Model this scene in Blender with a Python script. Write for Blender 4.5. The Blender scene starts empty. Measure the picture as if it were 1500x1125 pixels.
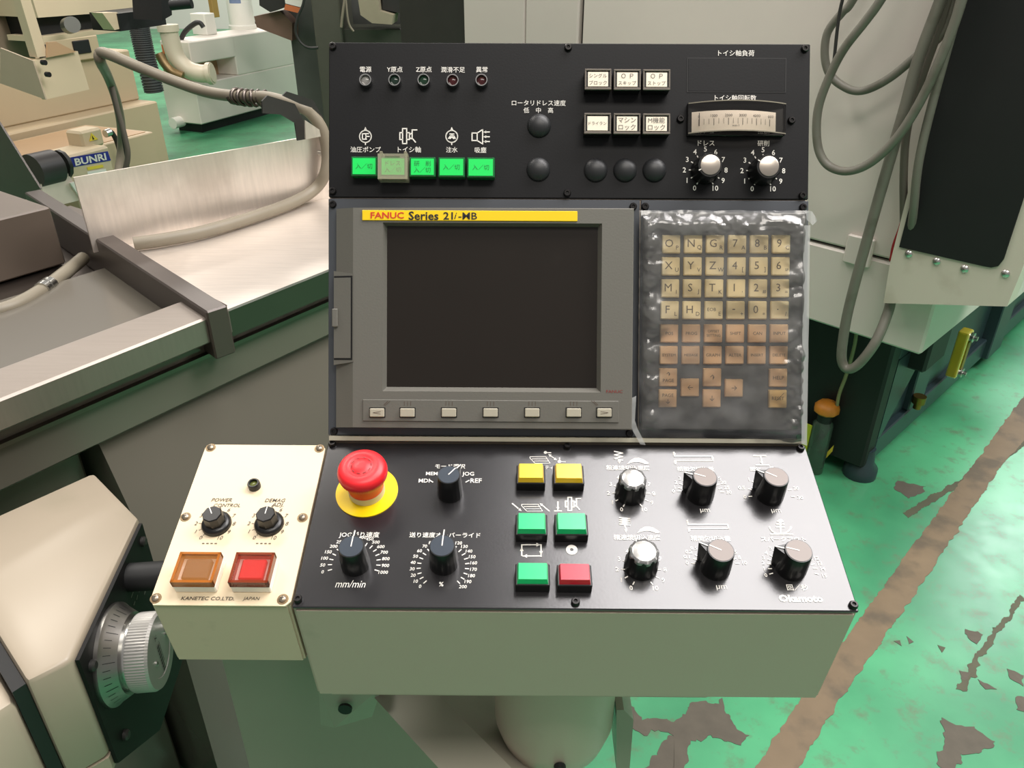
import bpy, bmesh, math, random
from mathutils import Vector, Matrix, noise

random.seed(7)
scene = bpy.context.scene
COL = scene.collection
R_ = math.radians

# ------------------------------------------------------------------ camera
FPX = 1150.0                       # focal length in pixels of the 1500 x 1125 frame
PITCH, YAW, ROLL = 0.5139, -0.0060, -0.0032
CAM = Vector((0.0, 0.0, 1.45))
def cam_basis(p, y, r):
    f = Vector((math.sin(y)*math.cos(p), math.cos(y)*math.cos(p), -math.sin(p)))
    rt = Vector((math.cos(y), -math.sin(y), 0))
    d = f.cross(rt)
    return f, rt*math.cos(r)+d*math.sin(r), d*math.cos(r)-rt*math.sin(r)
CF, CR, CD = cam_basis(PITCH, YAW, ROLL)
cd = bpy.data.cameras.new('camera'); cam = bpy.data.objects.new('camera', cd); COL.objects.link(cam)
cd.sensor_width = 36.0; cd.lens = FPX/1500*36; cd.clip_start = 0.02; cd.clip_end = 100
u_ = -CD; b_ = -CF
cam.matrix_world = Matrix(((CR.x, u_.x, b_.x, CAM.x), (CR.y, u_.y, b_.y, CAM.y), (CR.z, u_.z, b_.z, CAM.z), (0, 0, 0, 1)))
scene.camera = cam

# ------------------------------------------------------------------ light and exposure
vs = scene.view_settings
vs.view_transform = 'Standard'; vs.look = 'None'; vs.gamma = 1.0; vs.use_curve_mapping = False
vs.exposure = 0.32
world = bpy.data.worlds.new('hall'); scene.world = world; world.use_nodes = True
bgn = world.node_tree.nodes['Background']
bgn.inputs[0].default_value = (1.0, 0.96, 0.92, 1); bgn.inputs[1].default_value = 0.28
def ceiling_or_fill_light(x, y, z, sx, sy, watts, rot=0.0, col=(1.0, 0.97, 0.93)):
    l = bpy.data.lights.new('ceiling_or_fill_lamp', 'AREA'); l.shape = 'RECTANGLE'; l.size = sx; l.size_y = sy
    l.energy = watts; l.color = col
    o = bpy.data.objects.new('ceiling_or_fill_lamp', l); COL.objects.link(o)
    o.location = (x, y, z); o.rotation_euler = (0, 0, rot)
WARM = (1.0, 0.94, 0.86)
ceiling_or_fill_light(1.75, 1.5, 4.3, 3.0, 1.7, 165, R_(8), (1.0, 0.96, 0.95))
ceiling_or_fill_light(-1.6, 2.4, 4.3, 2.0, 0.6, 60, R_(42), WARM)
ceiling_or_fill_light(-4.0, 5.6, 4.3, 2.0, 0.6, 80, R_(42), WARM)
ceiling_or_fill_light(-3.6, 12.0, 4.3, 3.6, 4.0, 420, R_(0), WARM)  # oversized unseen light, added so the steel tray reflects something bright
ceiling_or_fill_light(1.0, 6.0, 4.3, 2.0, 0.6, 60, R_(42), WARM)
ceiling_or_fill_light(5.2, 6.6, 4.3, 2.4, 1.0, 170, R_(42), (0.94, 0.98, 1.0))
ceiling_or_fill_light(3.6, 1.0, 4.3, 2.0, 0.8, 90, R_(42))
ceiling_or_fill_light(0.6, -0.8, 4.3, 2.4, 0.8, 60, R_(0), WARM)  # unseen fill light behind the camera, for the console's front faces

# ------------------------------------------------------------------ pixel -> place
def ray(px, py):
    return (CF*FPX + CR*(px-750.0) + CD*(py-562.5)).normalized()
def G(px, py, z=0.0):
    d = ray(px, py); return CAM + d*((z-CAM.z)/d.z)
def W(px, py, y):
    d = ray(px, py); return CAM + d*((y-CAM.y)/d.y)
def onplane(px, py, p0, n):
    d = ray(px, py); return CAM + d*((p0-CAM).dot(n)/d.dot(n))
def reach(p, d, px=None, py=None):      # length along d from p until the projection has that pixel x (or y)
    w = p-CAM
    if px is not None:
        return ((px-750)*w.dot(CF)-FPX*w.dot(CR))/(FPX*d.dot(CR)-(px-750)*d.dot(CF))
    return ((py-562.5)*w.dot(CF)-FPX*w.dot(CD))/(FPX*d.dot(CD)-(py-562.5)*d.dot(CF))
UPZ = Vector((0, 0, 1))
def axes(deg):                           # a: right-back, b: left-back
    t = R_(deg); return Vector((math.sin(t), math.cos(t), 0)), Vector((-math.cos(t), math.sin(t), 0))

# ------------------------------------------------------------------ materials
def lin(h):
    if isinstance(h, tuple): c = [v/255 for v in h]
    else: c = [int(h[i:i+2], 16)/255 for i in (0, 2, 4)]
    return tuple(v/12.92 if v <= 0.04045 else ((v+0.055)/1.055)**2.4 for v in c)
MATS = {}
def mat(name, col, rough=0.5, metal=0.0, var=0.12, scale=9.0, bump=0.0, bscale=120.0, emit=0.0, trans=0.0, alpha=1.0, spec=0.5, stretch=None, dirt=None, coat=0.0):
    if name in MATS: return MATS[name]
    m = bpy.data.materials.new(name); m.use_nodes = True
    nt = m.node_tree; N = nt.nodes; p = N['Principled BSDF']
    c = lin(col)
    tc = N.new('ShaderNodeTexCoord'); src = tc.outputs['Object']
    if stretch:
        mp = N.new('ShaderNodeMapping'); mp.inputs['Scale'].default_value = stretch
        nt.links.new(src, mp.inputs[0]); src = mp.outputs[0]
    nz = N.new('ShaderNodeTexNoise'); nz.inputs['Scale'].default_value = scale; nz.inputs['Detail'].default_value = 5
    nt.links.new(src, nz.inputs['Vector'])
    mx = N.new('ShaderNodeMix'); mx.data_type = 'RGBA'
    mx.inputs[6].default_value = tuple(v*(1-var) for v in c)+(1,)
    mx.inputs[7].default_value = tuple(min(1, v*(1+var)) for v in c)+(1,)
    nt.links.new(nz.outputs['Fac'], mx.inputs[0])
    out = mx.outputs[2]
    if dirt:                              # (colour, noise scale, threshold, amount): grime with a shape of its own
        n2 = N.new('ShaderNodeTexNoise'); n2.inputs['Scale'].default_value = dirt[1]; n2.inputs['Detail'].default_value = 8
        nt.links.new(tc.outputs['Object'], n2.inputs['Vector'])
        rp = N.new('ShaderNodeMapRange'); rp.inputs[1].default_value = dirt[2]; rp.inputs[2].default_value = dirt[2]+0.12
        rp.inputs[4].default_value = dirt[3]
        nt.links.new(n2.outputs['Fac'], rp.inputs[0])
        m2 = N.new('ShaderNodeMix'); m2.data_type = 'RGBA'; m2.inputs[7].default_value = lin(dirt[0])+(1,)
        nt.links.new(rp.outputs[0], m2.inputs[0]); nt.links.new(out, m2.inputs[6]); out = m2.outputs[2]
    nt.links.new(out, p.inputs['Base Color'])
    p.inputs['Roughness'].default_value = rough; p.inputs['Metallic'].default_value = metal
    p.inputs['Specular IOR Level'].default_value = spec
    p.inputs['Coat Weight'].default_value = coat
    if trans: p.inputs['Transmission Weight'].default_value = trans
    if alpha < 1: p.inputs['Alpha'].default_value = alpha
    if emit:
        nt.links.new(out, p.inputs['Emission Color']); p.inputs['Emission Strength'].default_value = emit
    if bump:
        n3 = N.new('ShaderNodeTexNoise'); n3.inputs['Scale'].default_value = bscale; n3.inputs['Detail'].default_value = 3
        nt.links.new(src, n3.inputs['Vector'])
        bp = N.new('ShaderNodeBump'); bp.inputs['Strength'].default_value = bump; bp.inputs['Distance'].default_value = 0.002
        nt.links.new(n3.outputs['Fac'], bp.inputs['Height']); nt.links.new(bp.outputs[0], p.inputs['Normal'])
    MATS[name] = m
    return m

# ------------------------------------------------------------------ mesh helpers
def box(bm, x0, x1, y0, y1, z0, z1, bev=0.0, seg=1, M=None):
    vs_ = [bm.verts.new(v) for v in ((x0,y0,z0),(x1,y0,z0),(x1,y1,z0),(x0,y1,z0),(x0,y0,z1),(x1,y0,z1),(x1,y1,z1),(x0,y1,z1))]
    fs = [bm.faces.new([vs_[i] for i in q]) for q in ((3,2,1,0),(4,5,6,7),(0,1,5,4),(1,2,6,5),(2,3,7,6),(3,0,4,7))]
    vv = list(vs_)
    if bev:
        es = list({e for f in fs for e in f.edges})
        r = bmesh.ops.bevel(bm, geom=es, offset=bev, segments=seg, affect='EDGES', profile=0.5)
        vv = list({v for f in r['faces'] for v in f.verts} | {v for v in vs_ if v.is_valid})
    if M is not None:
        for v in vv: v.co = M @ v.co
    return bm
def prism(bm, pts, z0, z1, M=None):
    n = len(pts)
    lo = [bm.verts.new((p[0], p[1], z0)) for p in pts]; hi = [bm.verts.new((p[0], p[1], z1)) for p in pts]
    bm.faces.new(hi); bm.faces.new(lo[::-1])
    for i in range(n): bm.faces.new((lo[i], lo[(i+1) % n], hi[(i+1) % n], hi[i]))
    if M is not None:
        for v in lo+hi: v.co = M @ v.co
    return bm
def hull(bm, lo, hi):                     # two matching loops of world points joined into a solid
    n = len(lo)
    a = [bm.verts.new(p) for p in lo]; b = [bm.verts.new(p) for p in hi]
    bm.faces.new(b); bm.faces.new(a[::-1])
    for i in range(n): bm.faces.new((a[i], a[(i+1) % n], b[(i+1) % n], b[i]))
    bmesh.ops.recalc_face_normals(bm, faces=bm.faces[:])
    return bm
def lathe(bm, prof, seg=28, c=(0,0,0), flute=0.0, nf=12, M=None, caps=True, f0=0, f1=99):
    rings = []
    for k, (r, z) in enumerate(prof):
        ring = []
        for i in range(seg):
            t = 2*math.pi*i/seg
            rr = r*(1+flute*math.cos(nf*t)) if (flute and f0 <= k <= f1) else r
            ring.append(bm.verts.new((c[0]+rr*math.cos(t), c[1]+rr*math.sin(t), c[2]+z)))
        rings.append(ring)
    for A, B in zip(rings, rings[1:]):
        for i in range(seg):
            j = (i+1) % seg
            bm.faces.new((A[i], A[j], B[j], B[i]))
    if caps:
        bm.faces.new(rings[-1]); bm.faces.new(rings[0][::-1])
    if M is not None:
        for ring in rings:
            for v in ring: v.co = M @ v.co
    return bm
def smooth_path(pts, sub=6):
    P = [Vector(p) for p in pts]; out = []
    for i in range(len(P)-1):
        p0, p1, p2, p3 = P[max(i-1, 0)], P[i], P[i+1], P[min(i+2, len(P)-1)]
        for k in range(sub):
            t = k/sub
            out.append(0.5*((2*p1)+(p2-p0)*t+(2*p0-5*p1+4*p2-p3)*t*t+(3*p1-p0-3*p2+p3)*t**3))
    out.append(P[-1]); return out
def tube(bm, pts, r, seg=12, sub=6):
    P = smooth_path(pts, sub) if sub else [Vector(p) for p in pts]
    n = len(P); rings = []; prev = None
    for i in range(n):
        t = (P[min(i+1, n-1)]-P[max(i-1, 0)]).normalized()
        if prev is None:
            ref = UPZ if abs(t.z) < 0.9 else Vector((1, 0, 0)); nn = t.cross(ref).normalized()
        else:
            nn = (prev-t*prev.dot(t)).normalized()
        prev = nn; bb = t.cross(nn)
        rr = r[0]+(r[1]-r[0])*i/(n-1) if isinstance(r, tuple) else r
        rings.append([bm.verts.new(P[i]+(nn*math.cos(2*math.pi*k/seg)+bb*math.sin(2*math.pi*k/seg))*rr) for k in range(seg)])
    for A, B in zip(rings, rings[1:]):
        for k in range(seg):
            j = (k+1) % seg; bm.faces.new((A[k], A[j], B[j], B[k]))
    bm.faces.new(rings[-1]); bm.faces.new(rings[0][::-1])
    return bm
def strokes(bm, lines, w, z):             # flat printed lines
    for ln in lines:
        for p, q in zip(ln, ln[1:]):
            p = Vector(p[:2]); q = Vector(q[:2]); d = q-p
            if d.length < 1e-7: continue
            d.normalize(); nrm = Vector((-d.y, d.x))*w/2; e = d*w*0.35
            bm.faces.new([bm.verts.new((v.x, v.y, z)) for v in (p-e-nrm, q+e-nrm, q+e+nrm, p-e+nrm)])
    return bm
def poly(bm, pts, z):
    bm.faces.new([bm.verts.new((p[0], p[1], z)) for p in pts]); return bm

def obj(name, bm, m, parent=None, smooth=None, loc=None, label=None):
    me = bpy.data.meshes.new(name); bm.normal_update(); bm.to_mesh(me); bm.free()
    if m is not None: me.materials.append(m)
    if smooth:
        me.polygons.foreach_set('use_smooth', [True]*len(me.polygons)); me.set_sharp_from_angle(angle=R_(smooth))
    o = bpy.data.objects.new(name, me); COL.objects.link(o)
    if parent is not None: o.parent = parent
    if loc is not None: o.location = loc
    if label: o['label'] = label
    return o
def tag(o, label, cat, group=None):
    o['label'] = label; o['category'] = cat
    if group: o['group'] = group
    return o
def thing(name, label, cat, loc=(0,0,0), M=None, group=None):
    o = bpy.data.objects.new(name, None); COL.objects.link(o); o.empty_display_size = 0.05
    if M is not None: o.matrix_world = M
    else: o.location = loc
    return tag(o, label, cat, group)
def again(o, parent, loc):                # another piece that shares the mesh of o
    c = o.copy(); COL.objects.link(c); c.parent = parent; c.location = loc; return c
def nb(): return bmesh.new()

GLY = {}
def glyph(s, bold=0.0, shear=0.0):
    k = (s, bold, shear)
    if k not in GLY:
        c = bpy.data.curves.new('t', 'FONT'); c.body = s; c.size = 1; c.resolution_u = 2; c.offset = bold; c.shear = shear
        o = bpy.data.objects.new('t', c); COL.objects.link(o)
        dg = bpy.context.evaluated_depsgraph_get(); dg.update()
        me = bpy.data.meshes.new_from_object(o.evaluated_get(dg))
        V = [(v.co.x, v.co.y) for v in me.vertices]; Fc = [tuple(p.vertices) for p in me.polygons]
        bpy.data.objects.remove(o); bpy.data.curves.remove(c); bpy.data.meshes.remove(me)
        xs = [v[0] for v in V]; ys = [v[1] for v in V]
        cx, cy = (min(xs)+max(xs))/2, (min(ys)+max(ys))/2
        GLY[k] = ([(x-cx, y-cy) for x, y in V], Fc, max(xs)-min(xs), max(ys)-min(ys))
    return GLY[k]
def text(bm, s, u, v, z, width=None, size=None, rot=0.0, bold=0.0, shear=0.0, ys=1.0, al=0):
    V, Fc, w, h = glyph(s, bold, shear)
    k = width/w if width else size
    ca, sa = math.cos(rot), math.sin(rot); ox = w*k/2*al
    vv = [bm.verts.new((u+(x*k+ox)*ca-y*k*ys*sa, v+(x*k+ox)*sa+y*k*ys*ca, z)) for x, y in V]
    for f in Fc:
        try: bm.faces.new([vv[i] for i in f])
        except ValueError: pass
    return bm

# ------------------------------------------------------------------ console planes
JOINT = CAM - Vector((-0.0488, -0.6329, 0.4222))      # middle of the seam between the upright and the sloping panel
ALPHA, BETA, GAMMA = 0.4925, 0.2873, 0.1681
HALF = 0.23; UP_H = 0.3827; UP_MID = 0.2338; LOW_L = 0.1752; FRONT_H = 0.1362
class Plane:
    def __init__(s, o, v):
        s.o = Vector(o); s.u = Vector((1, 0, 0)); s.v = Vector(v).normalized(); s.n = s.u.cross(s.v)
    def uv(s, px, py, h=0.0):
        p = onplane(px, py, s.o+s.n*h, s.n)-s.o; return p.dot(s.u), p.dot(s.v)
    def mpp(s, px, py, h=0.0):
        a = s.uv(px-2, py, h); b = s.uv(px+2, py, h); return (b[0]-a[0])/4
PU = Plane(JOINT, (0, math.sin(ALPHA), math.cos(ALPHA)))
PL = Plane(JOINT, (0, math.cos(BETA), math.sin(BETA)))
class Panel:
    def __init__(s, name, plane, u0, v0, label, cat):
        s.p = plane; s.u0 = u0; s.v0 = v0
        o = plane.o+plane.u*u0+plane.v*v0
        M = Matrix(((plane.u.x, plane.v.x, plane.n.x, o.x), (plane.u.y, plane.v.y, plane.n.y, o.y), (plane.u.z, plane.v.z, plane.n.z, o.z), (0, 0, 0, 1)))
        s.root = thing(name, label, cat, M=M)
    def L(s, px, py, h=0.0):
        u, v = s.p.uv(px, py, h); return Vector((u-s.u0, v-s.v0, h))
    def rect(s, x0, x1, y0, y1, h=0.0):
        m = (x0+x1)/2, (y0+y1)/2
        return s.L(x0, m[1], h).x, s.L(x1, m[1], h).x, s.L(m[0], y1, h).y, s.L(m[0], y0, h).y
    def mpp(s, px, py, h=0.0): return s.p.mpp(px, py, h)
    def cap(s, string, px, py, wpx=None, spx=None, m=None, h=0.0004, name='lettering', bold=0.006, shear=0.0, ys=1.0, parent=None, off=None):
        q = s.L(px, py, h); k = s.mpp(px, py, h); bm = nb()
        o = off if off else Vector((0, 0, 0))
        text(bm, string, q.x-o.x, q.y-o.y, h-o.z, width=wpx*k if wpx else None, size=spx*k if spx else None, bold=bold, shear=shear, ys=ys)
        return obj(name, bm, m, parent or s.root)
    def icon(s, lines, wpx, m, fills=(), h=0.0004, name='printed_symbol'):
        bm = nb(); l0 = lines[0] if lines else fills[0]; k = s.mpp(*l0[0])
        strokes(bm, [[s.L(x, y) for x, y in ln] for ln in lines], wpx*k, h)
        for f in fills: poly(bm, [s.L(x, y) for x, y in f], h)
        return obj(name, bm, m, s.root)
def circ(cx, cy, rx, ry, a0=0, a1=360, n=24):
    return [(cx+rx*math.cos(R_(a0+(a1-a0)*i/n)), cy-ry*math.sin(R_(a0+(a1-a0)*i/n))) for i in range(n+1)]
def arrow(x0, y0, x1, y1, s=4.0):
    d = Vector((x1-x0, y1-y0)).normalized(); n = Vector((-d.y, d.x))
    t = Vector((x1, y1)); b = t-d*s*1.3
    return [tuple(t), tuple(b+n*s*0.6), tuple(b-n*s*0.6)]
# ------------------------------------------------------------------ floor
def floor_mat():
    m = bpy.data.materials.new('green_floor_paint'); m.use_nodes = True; nt = m.node_tree; N = nt.nodes; p = N['Principled BSDF']
    tc = N.new('ShaderNodeTexCoord')
    n1 = N.new('ShaderNodeTexNoise'); n1.inputs['Scale'].default_value = 2.2; n1.inputs['Detail'].default_value = 6
    nt.links.new(tc.outputs['Object'], n1.inputs['Vector'])
    mx = N.new('ShaderNodeMix'); mx.data_type = 'RGBA'
    mx.inputs[6].default_value = lin((54, 122, 86))+(1,); mx.inputs[7].default_value = lin((78, 160, 114))+(1,)
    r1 = N.new('ShaderNodeMapRange'); r1.inputs[1].default_value = 0.35; r1.inputs[2].default_value = 0.65
    nt.links.new(n1.outputs['Fac'], r1.inputs[0]); nt.links.new(r1.outputs[0], mx.inputs[0])
    n2 = N.new('ShaderNodeTexNoise'); n2.inputs['Scale'].default_value = 17; n2.inputs['Detail'].default_value = 9; n2.inputs['Roughness'].default_value = 0.72
    nt.links.new(tc.outputs['Object'], n2.inputs['Vector'])
    r2 = N.new('ShaderNodeMapRange'); r2.inputs[1].default_value = 0.53; r2.inputs[2].default_value = 0.72; r2.inputs[4].default_value = 0.85
    nt.links.new(n2.outputs['Fac'], r2.inputs[0])
    m2 = N.new('ShaderNodeMix'); m2.data_type = 'RGBA'; m2.inputs[7].default_value = lin((92, 92, 72))+(1,)
    nt.links.new(r2.outputs[0], m2.inputs[0]); nt.links.new(mx.outputs[2], m2.inputs[6])
    nt.links.new(m2.outputs[2], p.inputs['Base Color'])
    r3 = N.new('ShaderNodeMapRange'); r3.inputs[3].default_value = 0.22; r3.inputs[4].default_value = 0.42
    nt.links.new(n2.outputs['Fac'], r3.inputs[0]); nt.links.new(r3.outputs[0], p.inputs['Roughness'])
    bp = N.new('ShaderNodeBump'); bp.inputs['Strength'].default_value = 0.12; bp.inputs['Distance'].default_value = 0.004
    nt.links.new(n1.outputs['Fac'], bp.inputs['Height']); nt.links.new(bp.outputs[0], p.inputs['Normal'])
    return m
bm = nb(); box(bm, -12, 12, -4, 16, -0.1, 0.0)
floor = obj('floor', bm, floor_mat()); floor['kind'] = 'structure'
HALL = mat('pale_hall_wall', (196, 194, 190), 0.7, var=0.05, scale=0.6)
for wn_, ex_ in (('wall_back', (-12, 12, 16, 16.2)), ('wall_left', (-12.2, -12, -4, 16.2)), ('wall_right', (12, 12.2, -4, 16.2))):
    bm = nb(); box(bm, *ex_, 0.0, 4.8); o = obj(wn_, bm, HALL); o['kind'] = 'structure'
CONC = mat('bare_concrete', (80, 75, 65), 0.8, var=0.25, scale=30, bump=0.3, bscale=90)
BAND = mat('worn_brown_paint', (108, 92, 70), 0.6, var=0.22, scale=14, bump=0.2, bscale=60, dirt=((76, 68, 54), 8, 0.5, 0.8))
SOIL = mat('floor_soil', (72, 72, 54), 0.7, var=0.3, scale=20)
def flat_patch(name, pix, m, z, jit=0.0, world=False):
    P = [Vector(p) for p in pix] if world else [G(x, y) for x, y in pix]
    out = []
    for i in range(len(P)):
        a, b = P[i], P[(i+1) % len(P)]
        n = max(1, int((b-a).length/0.006)) if jit else 1
        for k in range(n):
            q = a.lerp(b, k/n)
            if jit:
                q = q+(Vector((noise.noise(q*34), noise.noise(q*34+Vector((9, 4, 2))), 0))+Vector((noise.noise(q*110), noise.noise(q*110+Vector((3, 7, 2))), 0))*0.55)*jit
            out.append(q)
    bm = nb(); prism(bm, [(q.x, q.y) for q in out], 0.0002, z)
    bmesh.ops.recalc_face_normals(bm, faces=bm.faces[:])
    bmesh.ops.triangulate(bm, faces=[f for f in bm.faces if len(f.verts) > 4], ngon_method='EAR_CLIP')
    return obj(name, bm, m, floor)
flat_patch('painted_line', [(710, 1700), (1062, 1190), (1107, 1125), (1165, 1035), (1262, 903), (1417, 692), (1500, 580), (1560, 500), (1760, 236), (1790, 236), (1600, 505), (1500, 646), (1469, 680), (1335, 878), (1231, 1023), (1169, 1125), (1128, 1190), (790, 1700)], BAND, 0.0012, 0.006)
flat_patch('paint_chip', [(915, 1060), (926, 1034), (938, 1050), (1000, 1056), (1010, 1030), (1062, 1026), (1070, 1054), (1096, 1078), (1084, 1090), (1040, 1078), (1012, 1088), (1005, 1112), (990, 1140), (940, 1140), (960, 1100), (985, 1076), (940, 1074)], CONC, 0.001, 0.014)
flat_patch('paint_chip', [(1378, 1050), (1402, 1060), (1424, 1066), (1454, 1084), (1440, 1104), (1412, 1108), (1396, 1140), (1370, 1116), (1386, 1082)], CONC, 0.001, 0.012)
flat_patch('paint_chip', [(1414, 920), (1426, 924), (1440, 930), (1430, 944), (1416, 936)], CONC, 0.001, 0.008)
flat_patch('paint_chip', [(1405, 982), (1420, 984), (1418, 998), (1408, 994)], CONC, 0.001, 0.007)
flat_patch('paint_chip', [(1432, 996), (1446, 1000), (1458, 1008), (1444, 1012)], CONC, 0.001, 0.007)
flat_patch('paint_chip', [(1475, 980), (1500, 990), (1500, 1006), (1480, 994)], CONC, 0.001, 0.007)
flat_patch('paint_chip', [(1490, 1020), (1512, 1016), (1512, 1050), (1492, 1040)], CONC, 0.001, 0.008)
flat_patch('paint_chip', [(1328, 932), (1338, 940), (1332, 944)], CONC, 0.001, 0.004)
flat_patch('paint_chip', [(1310, 940), (1318, 938), (1320, 946)], CONC, 0.001, 0.004)
flat_patch('paint_chip', [(1374, 945), (1384, 948), (1380, 956)], SOIL, 0.001, 0.004)
flat_patch('floor_stain', [(1312, 704), (1352, 712), (1354, 722), (1330, 730), (1310, 716)], CONC, 0.0009, 0.010)
flat_patch('tyre_mark', [(1324, 752), (1360, 728), (1410, 700), (1462, 668), (1500, 640), (1504, 650), (1466, 680), (1412, 710), (1362, 738), (1330, 758)], SOIL, 0.0009, 0.008)
flat_patch('tyre_mark', [(1400, 1012), (1414, 1014), (1440, 960), (1482, 902), (1500, 880), (1494, 872), (1462, 916), (1424, 966)], SOIL, 0.0008, 0.010)

# ------------------------------------------------------------------ shared background materials
STEEL = mat('brushed_stainless', (226, 216, 206), 0.33, 0.7, var=0.14, scale=5, stretch=(3, 40, 3), bump=0.05, bscale=60, dirt=((150, 134, 118), 4, 0.6, 0.35))
GSTEEL = mat('brown_grey_guard_steel', (96, 85, 75), 0.42, 0.15, var=0.2, scale=6)
FSTEEL = mat('dark_brown_flap', (58, 50, 45), 0.45, 0.0, var=0.2, scale=6)
CSTEEL = mat('satin_steel_channel', (140, 131, 123), 0.45, 0.75, var=0.1, scale=5, stretch=(3, 40, 3))
DSTEEL = mat('dull_stainless', (112, 104, 98), 0.36, 1.0, var=0.2, scale=6, bump=0.04, bscale=70)
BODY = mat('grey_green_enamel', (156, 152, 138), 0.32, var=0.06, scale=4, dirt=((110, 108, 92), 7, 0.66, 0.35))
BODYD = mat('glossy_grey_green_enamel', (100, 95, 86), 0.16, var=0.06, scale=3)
BEIGE = mat('beige_enamel', (206, 190, 160), 0.45, var=0.06, scale=5)
BEIGED = mat('tan_enamel', (176, 146, 112), 0.5, var=0.08, scale=5)
CREAM = mat('cream_enamel', (166, 154, 136), 0.35, var=0.06, scale=5, dirt=((150, 142, 122), 6, 0.62, 0.5))
WHITE = mat('white_enamel', (226, 224, 214), 0.4, var=0.05, scale=6)
CABW = mat('pale_grey_enamel', (212, 204, 196), 0.42, var=0.06, scale=2.5, dirt=((150, 146, 132), 3, 0.6, 0.4))
NAVY = mat('dark_teal_enamel', (40, 56, 60), 0.35, var=0.25, scale=6)
BLACK = mat('matt_black', (18, 19, 20), 0.55, var=0.3, scale=10)
DARK = mat('dark_iron', (38, 38, 36), 0.5, var=0.3, scale=8)
HOSE = mat('grey_rubber_hose', (128, 120, 104), 0.5, var=0.15, scale=12)
HOSED = mat('dark_grey_rubber', (92, 88, 78), 0.55, var=0.15, scale=12)
CABLE = mat('grey_cable_sheath', (112, 110, 100), 0.5, var=0.15, scale=10, dirt=((84, 80, 68), 14, 0.55, 0.5))
ZINC = mat('bright_zinc', (200, 200, 196), 0.25, 1.0, var=0.1)
BLUE = mat('blue_label', (38, 44, 140), 0.4)
PAPER = mat('white_label', (230, 228, 220), 0.5, var=0.03)
YEL = mat('yellow_label', (226, 206, 70), 0.5, var=0.05)
ORNG = mat('orange_label', (196, 110, 62), 0.5)
RED = mat('red_wire', (150, 26, 34), 0.4)
PVC = mat('cream_pvc_pipe', (214, 204, 182), 0.4, var=0.05)

def fbox(name, o, a, b, la, lb, z0, z1, m, parent=None, bev=0.004):
    """a box with its near corner at o, la along a, lb along b"""
    bm = nb(); M = Matrix(((a.x, b.x, 0, o.x), (a.y, b.y, 0, o.y), (0, 0, 1, 0), (0, 0, 0, 1)))
    box(bm, min(0, la), max(0, la), min(0, lb), max(0, lb), z0, z1, bev, 1, M)
    bmesh.ops.recalc_face_normals(bm, faces=bm.faces[:])
    w = obj(name, bm, m, None)
    return bind(w, parent) if parent else w
def bind(o, parent):
    o.parent = parent; o.matrix_parent_inverse = parent.matrix_world.inverted(); return o
def wobj(name, bm, m, parent=None, smooth=None, label=None):      # mesh given in world coordinates
    o = obj(name, bm, m, None, smooth, label=label)
    return bind(o, parent) if parent else o
def root(name, label, cat, p, group=None):
    r = thing(name, label, cat, loc=tuple(p), group=group); bpy.context.view_layer.update(); return r

# ------------------------------------------------------------------ machine on the right
A, B = axes(45)
foot = G(1262, 716)
cc = G(1348, 521, 0.53)                       # near lower corner of the pale cabinet
mr = root('grinding_machine_base', 'dark teal cast machine base on the green floor with an oil gauge', 'machine base', foot)
fb = foot+A*0.02+B*0.02
fbox('bed', fb+A*0.05+B*0.02, A, B, 2.6, 2.3, 0.07, 0.50, NAVY, mr, 0.01)
fbox('end_post', fb, A, B, 0.07, 2.3, 0.05, 0.52, BLACK, mr, 0.008)
# right hand face: a rail along the floor, an upper rail and posts around recessed pockets
fbox('lower_rail', fb+A*0.07, A, B, 2.5, 0.05, 0.05, 0.13, NAVY, mr)
fbox('upper_rail', fb+A*0.07, A, B, 2.5, 0.05, 0.40, 0.50, NAVY, mr)
fbox('post', fb+A*0.30, A, B, 0.13, 0.03, 0.13, 0.40, NAVY, mr)
fbox('post', fb+A*1.05-B*0.02, A, B, 0.16, 0.05, 0.05, 0.50, NAVY, mr)
bm = nb(); q = fb+A*0.07
hull(bm, [q+UPZ*0.13, q+A*0.02+UPZ*0.13, q+A*0.23+UPZ*0.36, q+A*0.23+UPZ*0.40, q+UPZ*0.40], [p+B*0.04 for p in (q+UPZ*0.13, q+A*0.02+UPZ*0.13, q+A*0.23+UPZ*0.36, q+A*0.23+UPZ*0.40, q+UPZ*0.40)])
wobj('rib', bm, NAVY, mr)
fbox('gearbox', fb+A*0.16-B*0.05, A, B, 0.16, 0.14, 0.34, 0.52, BLACK, mr, 0.008)
bm = nb(); lathe(bm, [(0.05, 0.0), (0.05, 0.03), (0.035, 0.05), (0.03, 0.10)], 20, fb+A*0.05+B*0.02)
wobj('levelling_foot', bm, NAVY, mr, 40)
# oil sight gauge
gp = onplane(1402, 516, fb-B*0.02, B)
gz = gp.z; gp.z = 0
GA = mat('amber_oil_glass', (206, 190, 60), 0.08, trans=0.35, var=0.2)
bm = nb(); Mg = Matrix(((A.x, -B.x, 0, gp.x), (A.y, -B.y, 0, gp.y), (0, 0, 1, gz), (0, 0, 0, 1)))
box(bm, -0.026, 0.026, -0.01, 0.025, -0.085, 0.085, 0.006, 2, Mg)
g = wobj('oil_gauge', bm, GA, mr, label='amber oil level gauge')
for s in (-1, 1):
    bm = nb(); Mb = Mg @ Matrix.Translation((0, 0.025, s*0.066)) @ Matrix.Rotation(R_(-90), 4, 'X')
    lathe(bm, [(0.017, 0), (0.017, 0.01), (0.008, 0.012), (0.008, 0.022)], 12, M=Mb); wobj('bolt', bm, ZINC, g)
bm = nb(); box(bm, -0.012, 0.012, 0.024, 0.029, -0.05, 0.05, 0, 1, Mg); wobj('level_strip', bm, mat('olive_strip', (120, 110, 20), 0.4), g)
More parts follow.
